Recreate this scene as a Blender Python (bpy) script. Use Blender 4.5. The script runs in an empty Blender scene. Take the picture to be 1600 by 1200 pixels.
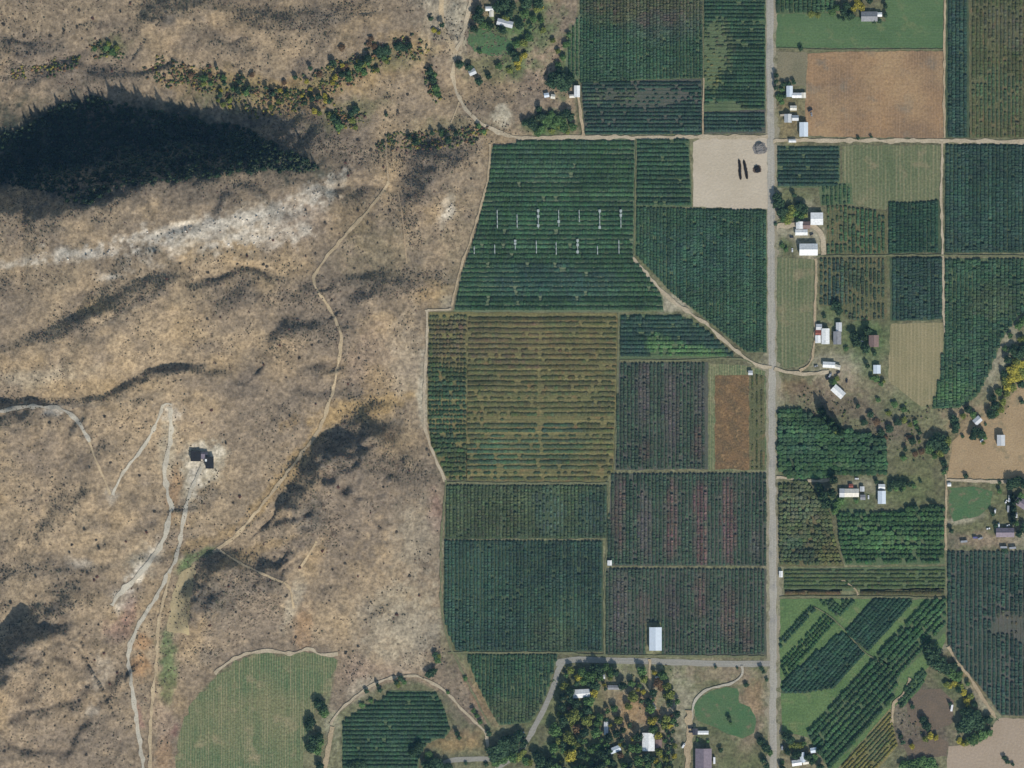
import bpy, math, random
import numpy as np
from mathutils import Vector

# ------------------------------------------------------------------ camera, sky, sun, exposure
S = 0.8                                   # metres of ground per plan unit
def X(u): return (u - 800.0) * S
def Y(v): return (600.0 - v) * S

scene = bpy.context.scene
cam_d = bpy.data.cameras.new('camera')
cam_d.sensor_width = 36.0
cam_d.lens = 36.0 * 8000.0 / 1280.0
cam_d.clip_start = 10.0
cam_d.clip_end = 20000.0
cam = bpy.data.objects.new('camera', cam_d)
cam.location = (0, 0, 8000)
scene.collection.objects.link(cam)
scene.camera = cam

ELEV = 36.0
AZ = math.degrees(math.atan2(0.36, -0.93))    # compass bearing of the sun
world = bpy.data.worlds.new('World')
scene.world = world
world.use_nodes = True
wn = world.node_tree
bg = wn.nodes['Background']
sky = wn.nodes.new('ShaderNodeTexSky')
sky.sky_type = 'NISHITA'
sky.sun_disc = False
sky.sun_elevation = math.radians(ELEV)
sky.sun_rotation = math.radians(AZ)
sky.air_density = 1.6
sky.dust_density = 0.6
wn.links.new(sky.outputs[0], bg.inputs[0])
bg.inputs[1].default_value = 0.105
sun_d = bpy.data.lights.new('sun', 'SUN')
sun_d.energy = 4.4
sun_d.angle = math.radians(0.53)
sun_d.color = (1.0, 0.95, 0.87)
sun = bpy.data.objects.new('sun', sun_d)
_e, _a = math.radians(ELEV), math.radians(AZ)
_to_sun = Vector((math.sin(_a) * math.cos(_e), math.cos(_a) * math.cos(_e), math.sin(_e)))
sun.rotation_euler = (-_to_sun).to_track_quat('-Z', 'Y').to_euler()
scene.collection.objects.link(sun)
scene.view_settings.view_transform = 'Standard'
scene.view_settings.look = 'None'
scene.view_settings.exposure = 0.02
scene.view_settings.gamma = 1.0
scene.view_settings.use_curve_mapping = False

COL = scene.collection
rng = np.random.default_rng(7)
random.seed(7)

# ------------------------------------------------------------------ helpers
def tag(o, label=None, cat=None, group=None, kind=None):
    if label: o['label'] = label
    if cat: o['category'] = cat
    if group: o['group'] = group
    if kind: o['kind'] = kind
    return o

def empty(name, loc, rz=0.0):
    o = bpy.data.objects.new(name, None)
    o.empty_display_size = 1.0
    COL.objects.link(o)
    o.location = loc
    o.rotation_euler = (0, 0, rz)
    return o

def mesh_np(name, V, F, col=None, mat=None, smooth=False):
    """one mesh from numpy arrays; F is (n,3) or (n,4) or a list of such"""
    if not isinstance(F, list): F = [F]
    F = [np.asarray(f, dtype=np.int32) for f in F if len(f)]
    me = bpy.data.meshes.new(name)
    V = np.asarray(V, dtype=np.float32)
    me.vertices.add(len(V))
    me.vertices.foreach_set('co', V.ravel())
    loops = np.concatenate([f.ravel() for f in F])
    tot = np.concatenate([np.full(len(f), f.shape[1], dtype=np.int32) for f in F])
    start = np.concatenate([[0], np.cumsum(tot)[:-1]]).astype(np.int32)
    me.loops.add(len(loops))
    me.loops.foreach_set('vertex_index', loops)
    me.polygons.add(len(tot))
    me.polygons.foreach_set('loop_start', start)
    me.polygons.foreach_set('loop_total', tot)
    me.polygons.foreach_set('use_smooth', np.full(len(tot), smooth, dtype=bool))
    me.update(calc_edges=True)
    if col is not None:
        ca = me.color_attributes.new('Col', 'FLOAT_COLOR', 'POINT')
        c4 = np.ones((len(V), 4), dtype=np.float32)
        c4[:, :3] = col
        ca.data.foreach_set('color', c4.ravel())
    if mat: me.materials.append(mat)
    return me

def obj(name, me, parent=None, loc=None):
    o = bpy.data.objects.new(name, me)
    COL.objects.link(o)
    if parent is not None: o.parent = parent
    if loc is not None: o.location = loc
    return o

class MB:
    """collects simple solids into one mesh"""
    def __init__(s): s.v, s.f = [], []
    def box(s, x0, x1, y0, y1, z0, z1):
        b = len(s.v)
        s.v += [(x0,y0,z0),(x1,y0,z0),(x1,y1,z0),(x0,y1,z0),(x0,y0,z1),(x1,y0,z1),(x1,y1,z1),(x0,y1,z1)]
        s.f += [(b,b+3,b+2,b+1),(b+4,b+5,b+6,b+7),(b,b+1,b+5,b+4),(b+1,b+2,b+6,b+5),(b+2,b+3,b+7,b+6),(b+3,b,b+4,b+7)]
        return s
    def prism(s, prof, y0, y1):
        """profile in x,z (counter clockwise) extruded along y"""
        b = len(s.v); n = len(prof)
        s.v += [(x, y0, z) for x, z in prof] + [(x, y1, z) for x, z in prof]
        for i in range(n):
            j = (i + 1) % n
            s.f.append((b+i, b+j, b+n+j, b+n+i))
        s.f.append(tuple(b + i for i in range(n))[::-1]); s.f.append(tuple(b + n + i for i in range(n)))
        return s
    def cyl(s, p, q, r0, r1, n=8):
        b = len(s.v); p, q = Vector(p), Vector(q)
        d = (q - p).normalized(); a = d.orthogonal().normalized(); c = d.cross(a)
        for P, r in ((p, r0), (q, r1)):
            for i in range(n):
                t = 2 * math.pi * i / n
                s.v.append(tuple(P + a * (r * math.cos(t)) + c * (r * math.sin(t))))
        for i in range(n):
            j = (i + 1) % n
            s.f.append((b+i, b+j, b+n+j, b+n+i))
        s.f.append(tuple(b + i for i in range(n))[::-1]); s.f.append(tuple(b + n + i for i in range(n)))
        return s
    def build(s, name, mat, parent=None, swap=False):
        me = bpy.data.meshes.new(name)
        v = [(y, -x, z) for x, y, z in s.v] if swap else s.v
        me.from_pydata(v, [], s.f)
        me.materials.append(mat)
        me.update()
        return obj(name, me, parent)

# ---- numpy noise on plan coordinates
def _hash(i, j, seed):
    n = (i.astype(np.int64) * 374761393 + j.astype(np.int64) * 668265263 + seed * 1442695041) & 0x7fffffff
    n = ((n ^ (n >> 13)) * 1274126177) & 0x7fffffff
    return ((n ^ (n >> 16)) & 0xffff) / 65535.0

def vnoise(u, v, scale, seed):
    x, y = np.asarray(u, float) / scale, np.asarray(v, float) / scale
    i, j = np.floor(x), np.floor(y)
    fx, fy = x - i, y - j
    fx = fx * fx * fx * (fx * (fx * 6 - 15) + 10); fy = fy * fy * fy * (fy * (fy * 6 - 15) + 10)
    i, j = i.astype(np.int64), j.astype(np.int64)
    a, b = _hash(i, j, seed), _hash(i + 1, j, seed)
    c, d = _hash(i, j + 1, seed), _hash(i + 1, j + 1, seed)
    return (a * (1 - fx) + b * fx) * (1 - fy) + (c * (1 - fx) + d * fx) * fy * 1.0

def fbm(u, v, scale, seed, octv=4, gain=0.5):
    t, a, n = 0.0, 1.0, 0.0
    for k in range(octv):
        t = t + a * (vnoise(u, v, scale / 2 ** k, seed + 17 * k) - 0.5) * 2
        n += a; a *= gain
    return t / n

def sstep(a, b, x):
    t = np.clip((x - a) / (b - a), 0, 1)
    return t * t * (3 - 2 * t)

def in_poly(u, v, poly):
    u, v = np.asarray(u, float), np.asarray(v, float)
    r = np.zeros(u.shape, bool)
    n = len(poly)
    for k in range(n):
        x0, y0 = poly[k]; x1, y1 = poly[(k + 1) % n]
        if y0 == y1: continue
        c = ((y0 > v) != (y1 > v)) & (u < (x1 - x0) * (v - y0) / (y1 - y0) + x0)
        r ^= c
    return r

def line_dist(u, v, pts):
    """distance, value index along the line, side (+1 = upper / left bank)"""
    best = np.full(np.shape(u), 1e9); tt = np.zeros(np.shape(u)); sd = np.ones(np.shape(u))
    for k in range(len(pts) - 1):
        x0, y0 = pts[k]; x1, y1 = pts[k + 1]
        dx, dy = x1 - x0, y1 - y0
        t = np.clip(((u - x0) * dx + (v - y0) * dy) / (dx * dx + dy * dy), 0, 1)
        d = np.hypot(u - (x0 + t * dx), v - (y0 + t * dy))
        s = np.sign(dy * (u - x0) - dx * (v - y0))
        m = d < best - 1e-9
        best = np.where(m, d, best); tt = np.where(m, k + t, tt); sd = np.where(m, s, sd)
    return best, tt, np.where(sd == 0, 1, sd)

# ------------------------------------------------------------------ materials
def new_mat(name):
    m = bpy.data.materials.new(name)
    m.use_nodes = True
    nt = m.node_tree
    p = nt.nodes['Principled BSDF']
    p.inputs['Specular IOR Level'].default_value = 0.15
    return m, nt, p

def nd(nt, t, **kw):
    n = nt.nodes.new(t)
    for k, v in kw.items(): setattr(n, k, v)
    return n

def mixc(nt, fac, a, b, mode='MIX'):
    n = nt.nodes.new('ShaderNodeMix'); n.data_type = 'RGBA'; n.blend_type = mode
    for sock, val in ((n.inputs[0], fac), (n.inputs[6], a), (n.inputs[7], b)):
        if isinstance(val, (int, float)): sock.default_value = val
        elif isinstance(val, (tuple, list)): sock.default_value = (*val[:3], 1)
        else: nt.links.new(val, sock)
    return n.outputs[2]

def ramp(nt, inp, a, b):
    n = nt.nodes.new('ShaderNodeMapRange')
    n.inputs[1].default_value = a; n.inputs[2].default_value = b
    nt.links.new(inp, n.inputs[0])
    return n.outputs[0]

def noise(nt, vec, scale, detail=3, rough=0.6):
    n = nt.nodes.new('ShaderNodeTexNoise')
    n.inputs['Scale'].default_value = scale; n.inputs['Detail'].default_value = detail
    n.inputs['Roughness'].default_value = rough
    nt.links.new(vec, n.inputs['Vector'])
    return n.outputs['Fac']

def ground_mat(name, c1, c2, scales=(0.03, 0.35), c3=None, stripes=None, rough=0.95, attr=False, grain=0.35, big=None):
    """two-colour patchy ground with fine grain; stripes = (angle, period m, colour, strength)"""
    m, nt, p = new_mat(name)
    tc = nd(nt, 'ShaderNodeTexCoord').outputs['Object']
    if attr:
        a = nd(nt, 'ShaderNodeAttribute'); a.attribute_name = 'Col'
        col = a.outputs['Color']
    else:
        f = ramp(nt, noise(nt, tc, scales[0], 4, 0.6), 0.36, 0.64)
        col = mixc(nt, f, c1, c2)
        if c3:
            f3 = ramp(nt, noise(nt, tc, scales[0] * 2.3, 3, 0.55), 0.56, 0.70)
            col = mixc(nt, f3, col, c3)
    if big:
        fb = ramp(nt, noise(nt, tc, big[0], 3, 0.6), 0.45, 0.68)
        col = mixc(nt, fb, col, big[1])
    if stripes:
        ang, per, sc, st = stripes
        mp = nd(nt, 'ShaderNodeMapping'); mp.inputs['Rotation'].default_value = (0, 0, math.radians(ang))
        nt.links.new(tc, mp.inputs['Vector'])
        w = nd(nt, 'ShaderNodeTexWave', wave_type='BANDS', bands_direction='X')
        w.inputs['Scale'].default_value = 0.31416 / per
        w.inputs['Distortion'].default_value = 1.2
        w.inputs['Detail'].default_value = 2
        w.inputs['Detail Scale'].default_value = 0.6
        nt.links.new(mp.outputs[0], w.inputs['Vector'])
        mp2 = nd(nt, 'ShaderNodeMapping'); mp2.inputs['Scale'].default_value = (1, 0.06, 1)
        mp2.vector_type = 'TEXTURE' if False else 'POINT'
        nt.links.new(mp.outputs[0], mp2.inputs['Vector'])
        brk = ramp(nt, noise(nt, mp2.outputs[0], 0.14, 3, 0.7), 0.35, 0.65)
        mul = nd(nt, 'ShaderNodeMath', operation='MULTIPLY')
        nt.links.new(w.outputs['Fac'], mul.inputs[0]); nt.links.new(brk, mul.inputs[1])
        mul2 = nd(nt, 'ShaderNodeMath', operation='MULTIPLY'); mul2.inputs[1].default_value = st
        nt.links.new(mul.outputs[0], mul2.inputs[0])
        col = mixc(nt, mul2.outputs[0], col, sc)
    g = ramp(nt, noise(nt, tc, scales[1], 4, 0.7), 0.3, 0.7)
    lo, hi = 1 - grain, 1 + grain
    gcol = mixc(nt, g, (lo, lo, lo), (hi, hi, hi))
    col = mixc(nt, 1.0, col, gcol, 'MULTIPLY')
    nt.links.new(col, p.inputs['Base Color'])
    p.inputs['Roughness'].default_value = rough
    bmp = nd(nt, 'ShaderNodeBump'); bmp.inputs['Strength'].default_value = 0.5; bmp.inputs['Distance'].default_value = 0.5
    nt.links.new(g, bmp.inputs['Height']); nt.links.new(bmp.outputs[0], p.inputs['Normal'])
    return m

def leaf_mat(name, col=None, var=0.35, scale=0.6, attr=False):
    m, nt, p = new_mat(name)
    tc = nd(nt, 'ShaderNodeTexCoord').outputs['Object']
    if attr:
        a = nd(nt, 'ShaderNodeAttribute'); a.attribute_name = 'Col'; c = a.outputs['Color']
    else:
        oi = nd(nt, 'ShaderNodeObjectInfo').outputs['Random']
        c = mixc(nt, oi, tuple(x * 0.8 for x in col), tuple(x * 1.25 for x in col))
    g = ramp(nt, noise(nt, tc, scale, 2, 0.6), 0.3, 0.7)
    lo, hi = 1 - var, 1 + var
    c = mixc(nt, 1.0, c, mixc(nt, g, (lo, lo, lo), (hi, hi, hi)), 'MULTIPLY')
    nt.links.new(c, p.inputs['Base Color'])
    p.inputs['Roughness'].default_value = 0.75
    return m

def paint_mat(name, col, rough=0.5, wear=0.12, scale=0.5, ribs=None):
    m, nt, p = new_mat(name)
    tc = nd(nt, 'ShaderNodeTexCoord').outputs['Object']
    f = ramp(nt, noise(nt, tc, scale, 5, 0.65), 0.3, 0.75)
    c = mixc(nt, f, tuple(x * (1 - wear * 1.4) for x in col), tuple(min(1, x * (1 + wear * .6)) for x in col))
    nt.links.new(c, p.inputs['Base Color'])
    p.inputs['Roughness'].default_value = rough
    if ribs:
        w = nd(nt, 'ShaderNodeTexWave', wave_type='BANDS', bands_direction='Y')
        w.inputs['Scale'].default_value = 0.31416 / ribs
        nt.links.new(tc, w.inputs['Vector'])
        b = nd(nt, 'ShaderNodeBump'); b.inputs['Strength'].default_value = 0.4; b.inputs['Distance'].default_value = 0.08
        nt.links.new(w.outputs['Fac'], b.inputs['Height']); nt.links.new(b.outputs[0], p.inputs['Normal'])
    return m

# ------------------------------------------------------------------ the lie of the land
FLAT = [(2600,-1500),(903,-1500),(903,-60),(898,60),(890,125),(902,208),(825,217),(768,230),(762,290),(738,370),(714,440),
        (706,482),(668,486),(664,640),(670,690),(695,750),(689,850),(688,950),(702,1010),(735,1070),(760,1130),(735,1128),
        (700,1084),(645,1058),(600,1066),(560,1088),(528,1110),(515,1110),(530,1036),(480,1020),(400,1016),(345,1044),
        (305,1085),(276,1150),(270,1260),(260,2800),(2600,2800)]
RIDGES = [  # crest, heights, width of the steep (shaded) side, width of the sunny side
    ([(228,60),(240,38),(268,18),(325,24),(390,40)], [4,12,13,7,2], 34, 120),
    ([(20,560),(110,525),(190,488),(232,460),(310,444)], [4,10,12,12,3], 26, 130),
    ([(530,450),(585,440),(640,442),(702,440)], [3,8,8,2], 18, 60),
    ([(548,486),(600,462),(680,448)], [5,10,4], 24, 110),
    ([(425,560),(455,524),(520,514)], [6,12,4], 28, 100),
    ([(-60,642),(100,636),(170,630),(212,608),(248,588),(300,582),(360,596)], [7,7,8,11,13,10,3], 16, 120),
    ([(470,766),(512,724),(565,694),(630,700),(690,732)], [8,28,34,20,3], 44, 260),
    ([(452,860),(466,800),(496,764),(530,770)], [8,17,15,5], 34, 100),
    ([(306,1010),(314,940),(342,896),(400,886)], [9,25,24,8], 36, 150),
    ([(404,940),(430,898),(452,925)], [4,12,4], 28, 70),
    ([(-80,1096),(0,1056),(50,1014),(84,968),(120,948),(170,952)], [20,30,30,24,12,3], 44, 210),
    ([(-60,720),(-10,660),(60,652),(110,668)], [12,13,8,3], 34, 150),
    ([(-60,104),(0,96),(50,100),(110,112)], [8,10,8,3], 40, 110),
    ([(400,56),(450,38),(545,26)], [3,8,4], 26, 100),
    ([(96,1206),(150,1122),(192,1068)], [4,7,4], 16, 90),
    ([(606,266),(680,250),(744,264)], [4,10,4], 46, 100),
    ([(632,370),(662,305),(692,275)], [5,12,5], 40, 100),
    ([(40,880),(140,806),(236,800)], [4,11,4], 54, 180),
    ([(330,650),(400,600),(470,590)], [3,9,4], 50, 130),
    ([(90,760),(160,722),(215,722)], [3,7,3], 36, 110),
    ([(540,660),(600,640),(650,648)], [3,7,2], 18, 60),
    ([(330,520),(400,470),(470,460)], [3,9,4], 46, 130),
    ([(30,350),(110,330),(220,322)], [4,8,4], 40, 60),
]
MAIN = ([(-900,440),(-60,428),(0,422),(130,398),(250,368),(330,350),(420,332),(500,298),(552,272)],
        [56, 58, 66, 92, 99, 80, 56, 32, 0])

def height(u, v):
    d, t, s = line_dist(u, v, FLAT + FLAT[:1])
    d = np.where(in_poly(u, v, FLAT), 0.0, d)
    env = sstep(0, 90, d)
    h = 26 * (1 - np.exp(-d / 330.0)) * sstep(0, 60, d)
    # main rocky ridge with its steep wooded north face
    d0, t0, s0 = line_dist(u, v, MAIN[0])
    wob = fbm(u, v, 48, 5, 4, .6) * 24
    A = np.interp(t0, np.arange(len(MAIN[1])), MAIN[1])
    dn = np.clip(d0 + wob * sstep(10, 60, d0), 0, None)
    north = 1 - 0.05 * sstep(0, 90, dn) - 0.95 * sstep(62, 150, dn)
    south = 1 - 0.55 * sstep(0, 420, d0) - 0.45 * sstep(250, 900, d0)
    h = h + A * np.where(s0 > 0, north, south) * env
    for pts, am, wn_, ws_ in RIDGES:
        u0 = min(p[0] for p in pts) - ws_ - 20; u1 = max(p[0] for p in pts) + ws_ + 20
        v0 = min(p[1] for p in pts) - ws_ - 20; v1 = max(p[1] for p in pts) + ws_ + 20
        m = (u > u0) & (u < u1) & (v > v0) & (v < v1)
        if not m.any(): continue
        uu, vv = u[m], v[m]
        dd, tt, ss = line_dist(uu + fbm(uu, vv, 22, 91, 2) * 5, vv + fbm(uu, vv, 22, 47, 2) * 5, pts)
        a = np.interp(tt, np.arange(len(am)), am) * 1.15
        a = a * (.85 + .5 * fbm(uu, vv, 40, 77, 3))
        w = np.where(ss > 0, wn_ * 1.1, ws_)
        end = np.minimum(tt, len(pts) - 1 - tt)
        w = np.where((end <= 0) & (ss < 0), wn_ + (ws_ - wn_) * 0.5, w)
        x = np.clip(dd / w, 0, 1)
        h[m] += a * (0.5 + 0.5 * np.cos(np.pi * x)) * env[m]
    e2 = sstep(5, 120, d)
    wu_, wv_ = u + 34 * fbm(u, v, 80, 601, 3), v + 34 * fbm(u, v, 80, 631, 3)
    g1 = fbm(wu_, wv_, 190, 641, 3); g2 = fbm(wu_, wv_, 85, 661, 3); g3 = fbm(wu_, wv_, 38, 681, 2)
    h = h - e2 * (5.0 * np.exp(-(g1 / .12) ** 2) + 1.3 * np.exp(-(g2 / .14) ** 2) + .35 * np.exp(-(g3 / .15) ** 2))
    h = h + e2 * (fbm(u, v, 170, 11, 3) * 8 + fbm(u + 40 * fbm(u, v, 90, 3, 2), v, 70, 21, 3) * 2.2 + fbm(u, v, 22, 31, 3) * 0.6)
    return h + 0.0

DU = 2.5
fu = np.arange(-50, 1650 + 1e-6, DU); fv = np.arange(-50, 1250 + 1e-6, DU)
outL = -np.geomspace(20, 9000, 22)[::-1]; outR = np.geomspace(20, 9000, 22)
gu = np.concatenate([outL - 50, fu, outR + 1650]); gv = np.concatenate([outL - 50, fv, outR + 1250])
GU, GV = np.meshgrid(gu, gv)
GH = height(GU.ravel(), GV.ravel()).reshape(GU.shape)
# ease the far land beyond the view into rolling ground
i0, j0 = len(outL), len(outL)
FH = GH[j0:j0 + len(fv), i0:i0 + len(fu)]

def zat(u, v):
    x = np.clip((np.asarray(u, float) + 50) / DU, 0, len(fu) - 1.001); y = np.clip((np.asarray(v, float) + 50) / DU, 0, len(fv) - 1.001)
    i, j = x.astype(int), y.astype(int); a, b = x - i, y - j
    return (FH[j, i] * (1 - a) + FH[j, i + 1] * a) * (1 - b) + (FH[j + 1, i] * (1 - a) + FH[j + 1, i + 1] * a) * b

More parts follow.
